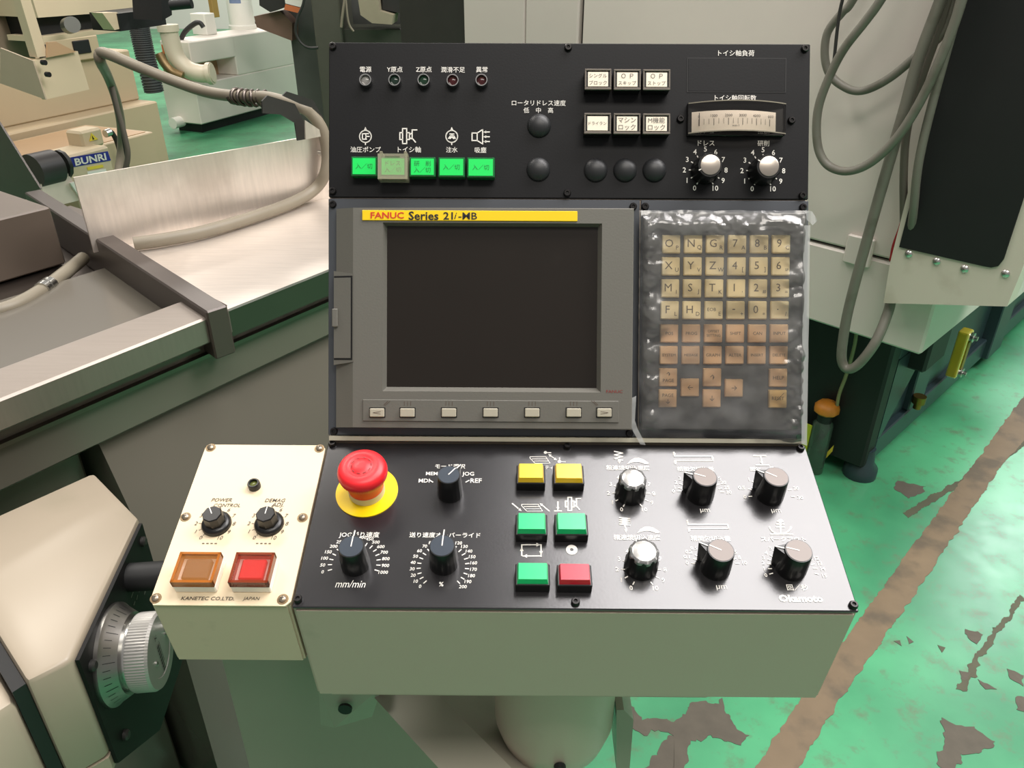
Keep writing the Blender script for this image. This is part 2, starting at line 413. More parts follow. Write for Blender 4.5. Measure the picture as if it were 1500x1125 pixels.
bm = nb(); lathe(bm, [(0.012, 0), (0.012, 0.02), (0.02, 0.02), (0.02, 0.045)], 14, onplane(1345, 590, fb-B*0.02, B)-UPZ*0.02); wobj('drain_cock', bm, mat('brass', (150, 120, 60), 0.3, 1.0), mr, 40)

# pale cabinet above the base
mc = root('machine_cabinet', 'pale grey sheet metal cabinet of a machine with dirty lower panel', 'cabinet', cc)
TOPC = 2.3
dcut = onplane(1305, 383, cc, A)              # seam between door and lower panel, on the left facing side
zs = dcut.z
fbox('lower_panel', cc, A, B, 1.6, 2.2, 0.53, zs-0.004, CABW, mc, 0.006)
zr = zs+0.004
fbox('core', cc+A*0.02+B*0.02, A, B, 1.5, 2.1, 0.6, TOPC-0.05, DARK, mc, 0)
t0 = reach(Vector((cc.x, cc.y, 1.2)), B, px=852)
t1 = reach(Vector((cc.x, cc.y, 1.2)), B, px=846)
fbox('door', cc, A, B, 1.6, t0, zr, TOPC, CABW, mc, 0.006)
LGT = mat('warm_pale_enamel', (206, 198, 190), 0.45, var=0.05, scale=3)
t2 = reach(Vector((cc.x, cc.y, 1.2)), B, px=768); t3 = reach(Vector((cc.x, cc.y, 1.2)), B, px=679)
fbox('door', cc+B*t1, A, B, 1.2, t2-t1-0.003, zr, TOPC, LGT, mc, 0.005)
fbox('door', cc+B*t2, A, B, 1.2, t3-t2, zr, TOPC, LGT, mc, 0.005)
# latch plate on the seam
hp = onplane(1263, 366, cc, A)
fbox('latch', Vector((hp.x, hp.y, 0))-A*0.012-B*0.03, A, B, 0.012, 0.07, hp.z-0.04, hp.z+0.035, CABW, mc, 0.003)

# electrical box with black panel in front of the cabinet
pe0 = cc-A*0.075
def E_(px, py, d=0.0): return onplane(px, py, pe0-A*d, A)
br = E_(1475, 449)
me = root('electrical_box', 'beige electrical box with a large black front panel beside the cables', 'electrical box', br)
outl = [E_(1294, 444), E_(1475, 449), E_(1500, 392), E_(1560, 200)]
top_r = outl[3]+UPZ*(TOPC-outl[3].z); p_l = E_(1304, 384); top_l = p_l+UPZ*(TOPC-p_l.z)
outl = [E_(1294, 444), E_(1475, 449), E_(1496, 398)]
r_edge = outl[2]; outl += [r_edge+UPZ*(TOPC-r_edge.z)]
l_edge = p_l; outl += [l_edge+UPZ*(TOPC-l_edge.z), p_l]
bm = nb(); hull(bm, outl, [p+A*0.06 for p in outl]); wobj('front_plate', bm, mat('dirty_pale_plate', (204, 196, 182), 0.4, var=0.06, scale=4, dirt=((160, 150, 130), 6, 0.6, 0.5)), me)
inn = [p+A*0.06+(B*-0.0) for p in outl]
cs_ = [outl[1], outl[2], outl[3]]; cs_ += [p+B*(cc.dot(B)-0.003-p.dot(B)) for p in (outl[3], outl[1])]
bm = nb(); hull(bm, [p+A*0.061 for p in cs_], [p+A*0.40 for p in cs_]); wobj('case', bm, CABW, me)
d_ = 0.004
blk = [E_(1317, 362, d_), E_(1440, 390, d_), E_(1452, 392, d_), E_(1462, 390, d_), E_(1470, 380, d_)]
tr = onplane(1500, 286, pe0-A*d_, A); dr = (tr-blk[-1])
topk = tr+UPZ*(TOPC-0.05-tr.z); lk = blk[0]
blk += [Vector((blk[-1].x, blk[-1].y, TOPC-0.05)), Vector((lk.x, lk.y, TOPC-0.05))]
bm = nb(); hull(bm, blk, [p+A*0.004 for p in blk]); wobj('black_panel', bm, BLACK, me)
for px, py in ((1331, 372), (1372, 383), (1413, 394), (1473, 401)):
    q = E_(px, py); bm = nb()
    Ms = Matrix(((B.x, 0, -A.x, q.x), (B.y, 0, -A.y, q.y), (0, 1, 0, q.z), (0, 0, 0, 1)))
    lathe(bm, [(0.009, 0), (0.009, 0.002), (0.006, 0.005), (0.002, 0.006)], 12, M=Ms); wobj('screw', bm, ZINC, me, 40)

# hanging cables
def cable(pix, wpx, off, label, m=CABLE, name='cable', cat='cable', tail=()):
    offs = [off]*(len(pix)-len(tail))+list(tail)
    pp = [onplane(x, y, cc-A*k, A) for (x, y), k in zip(pix, offs)]
    d = sum(((p-CAM).dot(CF) for p in pp))/len(pp)
    bm = nb(); tube(bm, pp, wpx/2*d/FPX, 10, 6)
    return tag(obj(name, bm, m, None, 60), label, cat)
cable([(1350, -250), (1290, -80), (1248, 2), (1234, 18), (1213, 46), (1208, 77), (1213, 104), (1227, 121), (1251, 133), (1274, 130), (1305, 113), (1338, 86), (1379, 51), (1396, 12), (1412, -60), (1450, -250)], 12.5, 0.06, 'grey cable in a short loop, the upper of the two on the cabinet door')
cable([(1400, -250), (1330, -70), (1290, 0), (1267, 32), (1236, 72), (1216, 110), (1200, 153), (1196, 190), (1200, 222), (1214, 243), (1240, 251), (1271, 241), (1304, 213), (1332, 176), (1361, 123), (1388, 61), (1409, 0), (1424, -60), (1470, -250)], 13.5, 0.13, 'grey cable in a long low loop crossing the straight conduit')
cable([(1462, -250), (1402, -70), (1378, 0), (1345, 88), (1327, 153), (1304, 232), (1271, 348), (1246, 440), (1236, 490), (1233, 526), (1241, 540), (1257, 534), (1282, 502), (1300, 460), (1306, 436)], 15.5, 0.10, 'straight thick conduit that bends up again under the electrical box', name='conduit', cat='conduit', tail=(0.09, 0.05, 0.035))
cable([(1456, -250), (1408, -70), (1384, 18), (1350, 115), (1330, 184), (1324, 245), (1324, 325)], 12, 0.065, 'dark grey cable ending in a red wire at the black panel', HOSED)
cable([(1476, -250), (1424, -60), (1402, 20), (1368, 143), (1346, 237), (1338, 310), (1332, 360)], 13, 0.11, 'grey cable running down the edge of the black panel', tail=(0.11, 0.09, 0.04))
cable([(1300, -250), (1252, -70), (1234, 0), (1228, 31), (1221, 96)], 5, 0.09, 'thin black cable hanging inside the upper cable loop', DARK)
cable([(1323, 318), (1318, 335), (1309, 360), (1305, 382)], 5, 0.067, 'short red wire at the corner of the black panel', RED, 'wire', 'wire')

# lubricator beside the base
lo = onplane(1211, 600, fb-A*0.034, A)
ml = root('lubricator', 'orange capped glass lubricator with a yellow label on the dark base', 'lubricator', lo)
def lub(prof, name, m, seg=20, **k):
    bm = nb(); lathe(bm, prof, seg, (lo.x, lo.y, lo.z), **k); return wobj(name, bm, m, ml, 40)
lub([(0.03, -0.01), (0.036, -0.004), (0.036, 0.012), (0.026, 0.024), (0.008, 0.028)], 'cap', mat('orange_cap', (190, 120, 36), 0.5, var=0.3, scale=60), flute=0.03, nf=10)
lub([(0.022, -0.04), (0.022, -0.008)], 'neck', BLACK)
lub([(0.03, -0.24), (0.03, -0.05), (0.022, -0.04)], 'bottle', mat('green_tinted_glass', (110, 140, 120), 0.08, trans=0.8))
fbox('label_plate', Vector((lo.x, lo.y, 0))-A*0.022+B*0.024, A, B, 0.004, 0.075, lo.z-0.2, lo.z-0.06, mat('lime_label', (170, 180, 40), 0.5), ml, 0)
bm = nb(); q = onplane(1203, 675, fb-A*0.002, A); q2 = onplane(1220, 657, fb-A*0.002, A); nrm = Vector((0, 0, 0.012))
hull(bm, [q-nrm, q2-nrm, q2+nrm, q+nrm], [p+A*0.003 for p in (q-nrm, q2-nrm, q2+nrm, q+nrm)]); wobj('warning_stripe', bm, YEL, mr)
bm = nb(); tube(bm, [onplane(x, y, fb-A*0.03, A) for x, y in ((1256, 470), (1252, 505), (1240, 548), (1230, 575), (1226, 594))], 0.0055, 8)
tag(obj('oil_tube', bm, mat('clear_oil_tube', (120, 120, 84), 0.3), None, 60), 'thin translucent oil tube rising from the lubricator', 'tube')

# ------------------------------------------------------------------ grinder on the left
a, b = axes(35)
ZT = 0.95                                   # tray floor
def st(p): return p.dot(a), p.dot(b)
def P_(s, t, z): return a*s+b*t+UPZ*z
s1, tf = st(G(336, 452, ZT+0.012))          # end and front of the stainless channel
sr = 2.2
tback = st(G(330, 332, ZT))[1]
def sbox(name, s0, s1_, t0_, t1_, z0, z1, m, parent, bev=0.002):
    return fbox(name, P_(s0, t0_, 0), a, b, s1_-s0, t1_-t0_, z0, z1, m, parent, bev)
gr = root('surface_grinder', 'grey green surface grinder body with stainless coolant tray', 'grinding machine', P_(s1, tf+0.2, 0))
dvs, dvt = st(G(318, 452, ZT+0.07)); dvt2 = st(G(62, 280, ZT+0.07))[1]
sbox('tray_bottom', s1-1.3, s1+0.25, tf+0.02, tf+0.95, ZT-0.062, ZT-0.056, DSTEEL, gr, 0)
sbox('front_channel', s1-1.3, s1, tf, tf+0.085, ZT-0.03, ZT+0.012, CSTEEL, gr, 0.003)
bw = st(G(479, 197, ZT+0.15))
wp0, wp1 = G(190, 358, ZT), G(480, 290, ZT); wd = (wp1-wp0).normalized(); wn = Vector((-wd.y, wd.x, 0))
WH = reach(wp1, UPZ, py=197); we = wp1+wd*0.8
wl = wp0+wd*reach(wp0+UPZ*WH, wd, px=108)
bm = nb(); hull(bm, [wl, we, we+wn*0.004, wl+wn*0.004], [p+UPZ*WH for p in (wl, we, we+wn*0.004, wl+wn*0.004)]); wobj('splash_guard', bm, STEEL, gr)
bm = nb(); lp = [G(333, 447, ZT), P_(s1, tf+0.02, ZT), P_(s1+1.3, tf+0.02, ZT), we, wl+(wp0-wl)*0.6]
hull(bm, [p-UPZ*0.004 for p in lp], lp); wobj('tray_bottom', bm, STEEL, gr)
sbox('green_edge', s1+0.004, s1+1.2, tf+0.012, tf+0.02, ZT-0.04, ZT+0.002, mat('dark_green_enamel', (44, 54, 40), 0.35), gr, 0)
ZD = ZT+0.024
dq = [G(302, 457, ZD), G(333, 447, ZD), G(60, 277, ZD), G(53, 295, ZD)]
ddir = (dq[2]-dq[1]).normalized(); dq[3] = dq[0]+ddir*(dq[2]-dq[1]).length
bm = nb(); hull(bm, [p-UPZ*0.08 for p in dq], dq)
bmesh.ops.bevel(bm, geom=bm.edges[:], offset=0.0025, segments=1, affect='EDGES'); wobj('divider', bm, mat('dark_divider_steel', (78, 70, 65), 0.35, 0.3, var=0.15), gr)
AP0 = tf+0.03
zb = ZT-0.03
pa = onplane(480, 493, P_(0, AP0, 0), b)
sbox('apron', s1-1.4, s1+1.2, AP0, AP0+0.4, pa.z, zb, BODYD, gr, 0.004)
# sloping bed below the apron
x0_, x1_ = s1-0.22, s1+1.2
bm = nb(); prof = [(AP0+0.02, pa.z+0.0), (AP0-0.06, pa.z-0.24), (AP0-0.06, 0.02), (AP0+0.4, 0.02), (AP0+0.4, pa.z)]
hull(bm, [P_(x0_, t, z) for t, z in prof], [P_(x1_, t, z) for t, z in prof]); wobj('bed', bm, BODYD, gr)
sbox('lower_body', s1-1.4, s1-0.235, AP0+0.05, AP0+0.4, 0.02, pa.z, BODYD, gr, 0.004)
# items in the left compartment
PALE = mat('milky_coolant_basin', (226, 220, 204), 0.3, var=0.06)
sA = st(G(75, 470, ZT-0.02))[0]
bs0, bt0 = st(G(132, 492, ZT-0.055)); 
sbox('coolant_basin', bs0-0.9, bs0, tf+0.09, tf+0.30, ZT-0.056, ZT-0.05, PALE, gr, 0.002)
sbox('basin_rim', bs0-0.012, bs0+0.004, tf+0.085, tf+0.30, ZT-0.056, ZT-0.036, PALE, gr, 0.002)
sbox('basin_rim', bs0-0.9, bs0, tf+0.29, tf+0.305, ZT-0.056, ZT-0.036, PALE, gr, 0.002)
# wheel guard box
wg = root('wheel_guard', 'brownish stainless wheel guard box behind the tray divider', 'machine guard', P_(dvs-0.1, tf+0.5, ZT))
gt = st(G(60, 392, ZT+0.0))[1]
ge = st(G(97, 386, ZT+0.0))
pz = G(56, 297, ZT+0.12)
wp = G(98, 388, ZT-0.055); ws, wt = st(wp)
wh = reach(wp, UPZ, py=303)
sbox('front_panel', ws-0.9, ws, wt, wt+0.42, ZT-0.052, ZT-0.055+wh, GSTEEL, wg, 0.003)
fl = st(G(60, 275, ZT+0.07))
bm = nb(); k0 = dq[2]+ddir*0.005; dn_ = ddir.cross(UPZ).normalized()
tri = [k0]+[onplane(x, y, k0, dn_) for x, y in ((0, 182), (-60, 92), (-60, 300), (40, 292))]
hull(bm, tri, [p+dn_*0.004 for p in tri]); wobj('guard_flap', bm, FSTEEL, wg)
# hose with clamp in the compartment
bm = nb(); hz = ZT-0.03
tube(bm, [G(x, y, hz) for x, y in ((-30, 462), (20, 448), (62, 425), (90, 404), (110, 388), (122, 378))], 0.012, 12)
h1 = tag(obj('coolant_hose', bm, HOSE, None, 60), 'short grey coolant hose with a wire clamp in front of the guard box', 'hose')
for (x, y, x2, y2) in ((61, 426, 68, 420), (68, 421, 74, 416)):
    bm = nb(); tube(bm, [G(x, y, hz), G(x2, y2, hz)], 0.0145, 14, 0); wobj('clamp', bm, ZINC, h1, 40)
q = G(84, 428, ZT-0.056); bm = nb(); lathe(bm, [(0.02, 0), (0.02, 0.003), (0.008, 0.004), (0.008, 0.01), (0.003, 0.013)], 14, q); wobj('mount_bolt', bm, ZINC, gr, 40)
# hose on the right half of the tray, up over the bracket and away
hb = []
for x, y, z in ((196, 357, ZT+0.014), (240, 351, ZT+0.014), (300, 339, ZT+0.014), (370, 318, ZT+0.014), (430, 296, ZT+0.016), (462, 276, ZT+0.03)):
    hb.append(G(x, y, z))
for x, y, d in ((477, 252, 0.025), (479, 222, 0.022), (472, 190, 0.018)): hb.append(onplane(x, y, wp1-wn*d, wn))
yb = P_(0, 0, 0)
sb_, tb_ = st(G(440, 185, ZT+0.155))
for x, y, z in ((455, 166, ZT+0.185), (438, 156, ZT+0.20), (410, 147, ZT+0.205), (385, 142, ZT+0.205), (345, 141, ZT+0.2), (300, 134, ZT+0.2), (250, 117, ZT+0.22), (200, 97, ZT+0.25), (160, 80, ZT+0.27), (147, 78, ZT+0.27), (147, 90, ZT+0.25), (158, 112, ZT+0.18), (170, 145, ZT+0.10), (177, 180, ZT+0.02), (178, 215, ZT-0.06), (174, 250, ZT-0.13), (169, 290, ZT-0.2)):
    hb.append(G(x, y, z))
bm = nb(); tube(bm, hb, 0.0125, 12, 5)
hs = tag(obj('coolant_hose', bm, HOSE, None, 60), 'long grey coolant hose lying on the tray and arching over the bracket', 'hose')
sp = [G(x, y, ZT+0.2) for x, y in ((342, 140), (352, 142), (364, 143.5), (376, 144), (390, 144.5))]
pth = smooth_path(sp, 20); bm = nb(); co = []
for i, p in enumerate(pth):
    t = (pth[min(i+1, len(pth)-1)]-pth[max(i-1, 0)]).normalized(); n1 = t.cross(UPZ).normalized(); n2 = t.cross(n1); an = i/len(pth)*2*math.pi*6
    co.append(p+(n1*math.cos(an)+n2*math.sin(an))*0.0155)
tube(bm, co, 0.004, 8, 0); wobj('spring_guard', bm, DSTEEL, hs, 60)
# hose bracket at the end of the splash wall
hk = root('hose_bracket', 'folded dark steel bracket carrying the hose at the splash wall', 'bracket', G(440, 200, ZT+0.155))
def plate(name, pix, z_ref, m, parent, thick=0.003):
    p0 = G(*pix[0], z_ref); n = b
    pp = [onplane(x, y, p0, n) for x, y in pix]
    bm = nb(); hull(bm, pp, [p+n*thick for p in pp]); return wobj(name, bm, m, parent)
plate('side_plate', [(448, 204), (447, 182), (432, 152), (392, 140), (384, 148), (385, 166), (412, 168), (432, 180), (436, 206)], ZT+0.14, DARK, hk)
plate('side_plate', [(474, 173), (458, 146), (420, 134), (414, 140), (440, 152), (458, 158)], ZT+0.19, DARK, hk)
plate('back_plate', [(448, 204), (447, 176), (468, 190), (470, 200)], ZT+0.145, STEEL, hk)
bm = nb(); q = G(467, 224, ZT+0.1); tube(bm, [q, q-b*0.03], 0.006, 10, 0); wobj('bolt', bm, ZINC, hk, 40)

# ------------------------------------------------------------------ table feed box with dial
ZX = 0.86
c1, c2, c3, c4 = G(137, 691, ZX), G(203, 758, ZX), G(103, 966, ZX), G(38, 998, ZX)
fx = root('feed_box', 'beige feed box with a black end panel and silver dial under the grinder tray', 'gearbox', c3-UPZ*ZX)
zl = ZX-0.145
far = c1-a*0.55; nea = c4-a*0.0
topl = [c1, c2, c3, c4, c4+(far-c1).normalized()*0.004+b*0.25, far]
topl = [c1, c2, c3, c4, c4+(c1-c2).normalized()*((c1-c2).length+(c2-c3).length*0.7)]
bm = nb(); hull(bm, [p-UPZ*0.145 for p in topl], topl)
bmesh.ops.bevel(bm, geom=[e for e in bm.edges], offset=0.006, segments=2, affect='EDGES', profile=0.5)
wobj('case', bm, CREAM, fx, 40)
# neighbouring cover beyond the dark joint
k1 = c4-a*0.012; k2 = topl[4]-a*0.012
bm = nb(); lp = [k1, k2, k2-a*0.5, k1-a*0.5]
hull(bm, [p-UPZ*0.30 for p in lp], [p-UPZ*0.012 for p in lp])
bmesh.ops.bevel(bm, geom=[e for e in bm.edges], offset=0.012, segments=2, affect='EDGES', profile=0.5); wobj('cover', bm, CREAM, fx, 40)
bm = nb(); lp = [c4-a*0.012+b*0.004, topl[4]-a*0.012, topl[4], c4+b*0.004]; hull(bm, [p-UPZ*0.2 for p in lp], [p-UPZ*0.006 for p in lp]); wobj('joint_gap', bm, BLACK, fx)  # black strip standing in for the dark gap beside the cover
# lower part of the front
bm = nb(); lp = [c3+UPZ*-0.145-b*0.0, c4+UPZ*-0.145, topl[4]-UPZ*0.145, c2-UPZ*0.145]
hull(bm, [p-UPZ*0.02 for p in lp], lp); wobj('lower_edge', bm, CREAM, fx)
# black panel on the cut corner
ex = (c3-c2).normalized(); en = ex.cross(UPZ).normalized()
if en.x < 0: en = -en
o_ = c2+en*0.001
def PP(s, z, h=0.0): return o_+ex*s+UPZ*z+en*h
ln = (c3-c2).length
oc = [PP(0.006, -0.004), PP(ln-0.004, -0.006), PP(ln-0.004, -0.16), PP(ln-0.10, -0.235), PP(0.006, -0.235)]
bm = nb(); hull(bm, oc, [p+en*0.004 for p in oc]); wobj('end_panel', bm, mat('black_end_panel', (18, 18, 18), 0.5, var=0.2, spec=0.2), fx)
for s, z in ((0.02, -0.02), (ln-0.018, -0.03), (ln-0.03, -0.15)):
    bm = nb(); q = PP(s, z, 0.004); Ms = Matrix(((ex.x, 0, en.x, q.x), (ex.y, 0, en.y, q.y), (0, 1, 0, q.z), (0, 0, 0, 1)))
    lathe(bm, [(0.006, 0), (0.006, 0.003), (0.004, 0.005)], 12, M=Ms); wobj('screw', bm, DARK, fx, 40)
q = onplane(168, 958, PP(0, 0, 0.004), en); Md = Matrix(((ex.x, 0, en.x, q.x), (ex.y, 0, en.y, q.y), (0, 1, 0, q.z), (0, 0, 0, 1)))
ALU = mat('satin_aluminium', (176, 174, 170), 0.42, 0.6, var=0.08, scale=20)
bm = nb(); lathe(bm, [(0.053, 0), (0.053, 0.004), (0.050, 0.007), (0.042, 0.019)], 56, M=Md); dl = wobj('dial_ring', bm, mat('grey_steel', (150, 148, 144), 0.35, 1.0), fx, 40)
bm = nb(); lathe(bm, [(0.037, 0.018), (0.037, 0.026)], 48, M=Md); wobj('hub', bm, ZINC, dl, 40)
bm = nb(); lathe(bm, [(0.040, 0.024), (0.0405, 0.026), (0.0405, 0.044), (0.039, 0.047), (0.028, 0.047), (0.0275, 0.0462)], 160, flute=0.008, nf=80, f0=1, f1=2, M=Md)
kn = wobj('dial_knob', bm, ALU, dl, 20)
INK = mat('black_ink', (20, 20, 22), 0.5)
bm = nb(); Mt = Md @ Matrix.Translation((0, 0, 0.0468))
def add_text_m(bm, s, u, v, size, rot, M):
    n0 = len(bm.verts); text(bm, s, u, v, 0, size=size, rot=rot); bm.verts.ensure_lookup_table()
    for v_ in bm.verts[n0:]: v_.co = M @ v_.co
mir = Mt @ Matrix.Diagonal((1, 1, 1, 1))
add_text_m(bm, 'X', 0.003, 0.021, 0.008, R_(-90), Mt)
bm2 = nb()
for i in range(8):
    y_ = 0.010-i*0.0046
    strokes(bm2, [[(0.0005, y_), (0.0055, y_-0.0012)], [(0.0005, y_-0.0018), (0.005, y_-0.002)]], 0.0011, 0)
strokes(bm2, [[(-0.0015, 0.012), (-0.0015, -0.016)]], 0.0007, 0)
for v_ in bm2.verts: v_.co = Mt @ v_.co
wobj('lettering', bm, INK, dl); wobj('lettering', bm2, INK, dl)
bm = nb(); strokes(bm, [[(0.0495*math.cos(R_(t)), 0.0495*math.sin(R_(t))), ((0.046 if t % 36 else 0.0435)*math.cos(R_(t)), (0.046 if t % 36 else 0.0435)*math.sin(R_(t)))] for t in range(0, 360, 9)], 0.0006, 0)
for v_ in bm.verts:
    r_ = math.hypot(v_.co.x, v_.co.y); v_.co.z = 0.007+(0.050-r_)*1.5+0.0004; v_.co = Md @ v_.co
wobj('scale_marks', bm, INK, dl)
bm = nb(); k = Md @ Vector((-0.026, 0.006, 0.046)); k2 = k+en*0.07; tube(bm, [k, k.lerp(k2, 0.5), k2], 0.0065, 14, 0); wobj('crank_handle', bm, ZINC, dl, 50)
for uu, vv in ((0.016, -0.002), (-0.021, 0.003)):
    bm = nb(); lathe(bm, [(0.003, 0.0455), (0.003, 0.0475), (0.001, 0.0485)], 10, c=(uu, vv, 0), M=Md); wobj('set_screw', bm, ZINC, dl, 40)
q = onplane(190, 846, PP(0, 0, 0.004), en); bm = nb(); Mh = Matrix(((ex.x, 0, en.x, q.x), (ex.y, 0, en.y, q.y), (0, 1, 0, q.z), (0, 0, 0, 1)))
lathe(bm, [(0.016, 0), (0.016, 0.04), (0.012, 0.06)], 20, M=Mh); wobj('lever_knob', bm, BLACK, fx, 40)
bm = nb()
for i in range(13):
    strokes(bm, [[(0.045+0.010*(i % 4)+random.uniform(-.002, .002), -0.035-0.012*(i//4)), (0.051+0.010*(i % 4), -0.035-0.012*(i//4)+random.uniform(-.002, .003))]], 0.0016, 0.0045)
for v_ in bm.verts: v_.co = PP(v_.co.x, v_.co.y, v_.co.z)
wobj('worn_lettering', bm, mat('worn_print', (120, 120, 112), 0.6), fx)
# ------------------------------------------------------------------ machines further back on the left
a2, b2 = axes(22)
# white coolant tank
tk = G(298, 197)
tr_ = root('coolant_tank', 'white coolant tank with a stepped deck standing on the green floor', 'tank', tk)
wA = reach(Vector((tk.x, tk.y, 0.4)), a2, px=436); lB = reach(Vector((tk.x, tk.y, 0.2)), b2, px=243)
zt = tk.z+reach(tk+a2*wA*0.5, UPZ, py=45)
zt = reach(Vector((tk.x, tk.y, 0)), UPZ, py=62)
zd = reach(Vector((tk.x, tk.y, 0)), UPZ, py=124)
TANK = mat('white_tank_enamel', (222, 216, 206), 0.4, var=0.05, scale=3)
fbox('body', tk, a2, b2, wA, lB, 0.08, zd, TANK, tr_, 0.008)
xs_ = reach(Vector((tk.x, tk.y, zd)), a2, px=349)
fbox('upper_body', tk+a2*xs_, a2, b2, wA-xs_, lB, zd, zt, TANK, tr_, 0.008)
fbox('hood', tk+a2*0.02, a2, b2, xs_, lB*0.85, zt-0.17, zt, TANK, tr_, 0.008)
fbox('recess_back', tk+b2*lB*0.6+a2*0.02, a2, b2, xs_, lB*0.3, zd, zt-0.1, BEIGED, tr_, 0)
fbox('plinth', tk+a2*0.06+b2*0.06, a2, b2, wA-0.1, lB-0.1, 0.0, 0.08, BLACK, tr_, 0)
fbox('hood_label', tk+a2*0.01+b2*0.12, a2, b2, 0.008, 0.16, zt-0.10, zt-0.03, ORNG, tr_, 0)
q = onplane(264, 178, tk, a2); bm = nb(); tube(bm, [q+a2*0.02, q-a2*0.09], 0.045, 14, 0); wobj('drain_valve', bm, PAPER, tr_, 40)
# pump on the tank
pp = G(356, 42, zt)
pm = root('coolant_pump', 'white cylindrical pump motor with a blue label on the coolant tank', 'pump', pp)
bm = nb(); lathe(bm, [(0.125, 0), (0.125, 0.03), (0.115, 0.04), (0.11, 0.5), (0.08, 0.54)], 28, pp); wobj('motor', bm, WHITE, pm, 40)
bm = nb(); 
for i in range(7):
    t = R_(-120+i*8); t2_ = R_(-120+(i+1)*8)
    q0 = [pp+Vector((0.1135*math.cos(x), 0.1135*math.sin(x), z)) for x, z in ((t, 0.22), (t2_, 0.22), (t2_, 0.36), (t, 0.36))]
    bm.faces.new([bm.verts.new(v) for v in q0])
wobj('rating_plate', bm, mat('blue_grey_label', (120, 136, 170), 0.5), pm)
bm = nb(); lathe(bm, [(0.03, 0), (0.03, 0.05)], 10, pp+a2*0.16); wobj('terminal', bm, DARK, pm)
# junction box and post on the tank
q = G(304, 52, zt); fbox('junction_box', q, a2, b2, 0.13, 0.16, zt, zt+0.17, WHITE, None, 0.006); tag(bpy.context.scene.objects['junction_box'], 'small white junction box at the front edge of the tank lid', 'box')
q = G(314, 26, zt); o = fbox('tan_post', q, a2, b2, 0.09, 0.05, zt, zt+0.6, mat('tan_paint', (176, 136, 76), 0.5), None, 0.004); tag(o, 'tan upright strip behind the junction box on the tank', 'post')
# elbow pipe
yp = tk.y-0.12
bm = nb(); tube(bm, [W(245, 36, yp), W(250, 58, yp), W(259, 85, yp), W(276, 102, yp), W(296, 108, yp), W(312, 107, yp)], 0.07, 16)
el = wobj('elbow_pipe', bm, PVC, tr_, 60, label='thick cream plastic pipe elbow')
bm = nb(); tube(bm, [W(245, 36, yp), W(247, 46, yp)], 0.082, 18, 0); wobj('socket', bm, PVC, el, 40)
fl_ = W(312, 107, yp); bm = nb(); tube(bm, [W(305, 108, yp), W(311, 107.5, yp)], 0.085, 18, 0); wobj('flange', bm, PVC, el, 40)
bm = nb(); tube(bm, [W(x, y, yp+0.3) for x, y in ((262, 66), (270, 48), (283, 36), (292, 33), (298, 40))], 0.02, 8); wobj('pump_cable', bm, DARK, tr_, 60)
bm = nb(); tube(bm, [W(x, y, yp-0.1) for x, y in ((232, 78), (240, 92), (252, 105), (268, 112))], 0.035, 10); wobj('brass_pipe', bm, mat('dull_brass', (150, 126, 88), 0.4, 0.6), tr_, 60)

# beige cabinet behind the separator
pc = G(250, 240)
cb = root('beige_cabinet', 'tall beige machine cabinet with a ledge behind the magnetic separator', 'cabinet', pc)
yl = reach(Vector((pc.x, pc.y, 0)), UPZ, py=148)
zc = reach(Vector((pc.x, pc.y, 0)), UPZ, py=74)
BG2 = mat('warm_beige_enamel', (190, 172, 142), 0.5, var=0.05, scale=3)
fbox('lower_case', pc, -a2, b2, 2.4, 0.9, 0.02, yl, BG2, cb, 0.01)
fbox('upper_case', pc+b2*0.16-a2*0.0, -a2, b2, 2.4, 0.7, yl, zc, BG2, cb, 0.01)
fbox('control_plate', pc+b2*0.12-a2*0.28, -a2, b2, 0.5, 0.1, zc-0.02, zc+0.12, BG2, cb, 0.006)
for k in (0.36, 0.62): fbox('switch', pc+b2*0.11-a2*k, -a2, b2, 0.13, 0.03, zc+0.02, zc+0.1, BLACK, cb, 0.004)

# ribbed hose
bm = nb(); pts = [W(x, y, yp-0.25) for x, y in ((203, 34), (208, 60), (216, 95), (226, 135))]
P0 = smooth_path(pts, 10); prof_r = []
for i, p in enumerate(P0[:-1]):
    d = (P0[i+1]-p).normalized(); tube(bm, [p, p+d*(P0[i+1]-p).length*0.6], 0.075, 14, 0); tube(bm, [p+d*(P0[i+1]-p).length*0.55, P0[i+1]], 0.064, 14, 0)
wobj('ribbed_hose', bm, mat('dark_grey_plastic', (70, 72, 74), 0.5), cb, 40)
# magnetic separator
def F_(px, py, off): return onplane(px, py, pc-b2*off, b2)
se = F_(224, 193, 0.60); e0 = Vector((se.x, se.y, 0))
sp_ = root('magnetic_separator', 'beige magnetic separator with motor drum and blue and white maker sign', 'separator', e0)
fbox('tank', e0, -a2, b2, 1.3, 0.56, 0.02, se.z, BG2, sp_, 0.006)
fbox('tank_top', e0+b2*0.03-a2*0.03, -a2, b2, 1.24, 0.5, se.z, se.z+0.004, BEIGED, sp_, 0)
dr0 = F_(172, 266, 0.82); d0 = Vector((dr0.x, dr0.y, 0))
zdr = reach(Vector((dr0.x, dr0.y, 0)), UPZ, py=213)
dv = reach(Vector((dr0.x, dr0.y, dr0.z)), -a2, px=108)
fbox('drum_case', d0, -a2, b2, dv, 0.21, dr0.z, zdr, BEIGE, sp_, 0.012)
fbox('drum_support', d0-a2*0.02, -a2, b2, dv-0.04, 0.20, 0.02, dr0.z, BG2, sp_, 0.004)
def on_face(px, py, off=0.003): return onplane(px, py, d0-b2*off, b2)
def sign(name, pix, m, off=0.003, parent=None):
    pts = [on_face(x, y, off) for x, y in pix]; bm = nb(); hull(bm, pts, [p+b2*0.002 for p in pts]); return wobj(name, bm, m, parent or sp_)
sg = sign('maker_sign', [(106, 245), (162.5, 235), (158, 221.5), (101, 231)], BLUE)
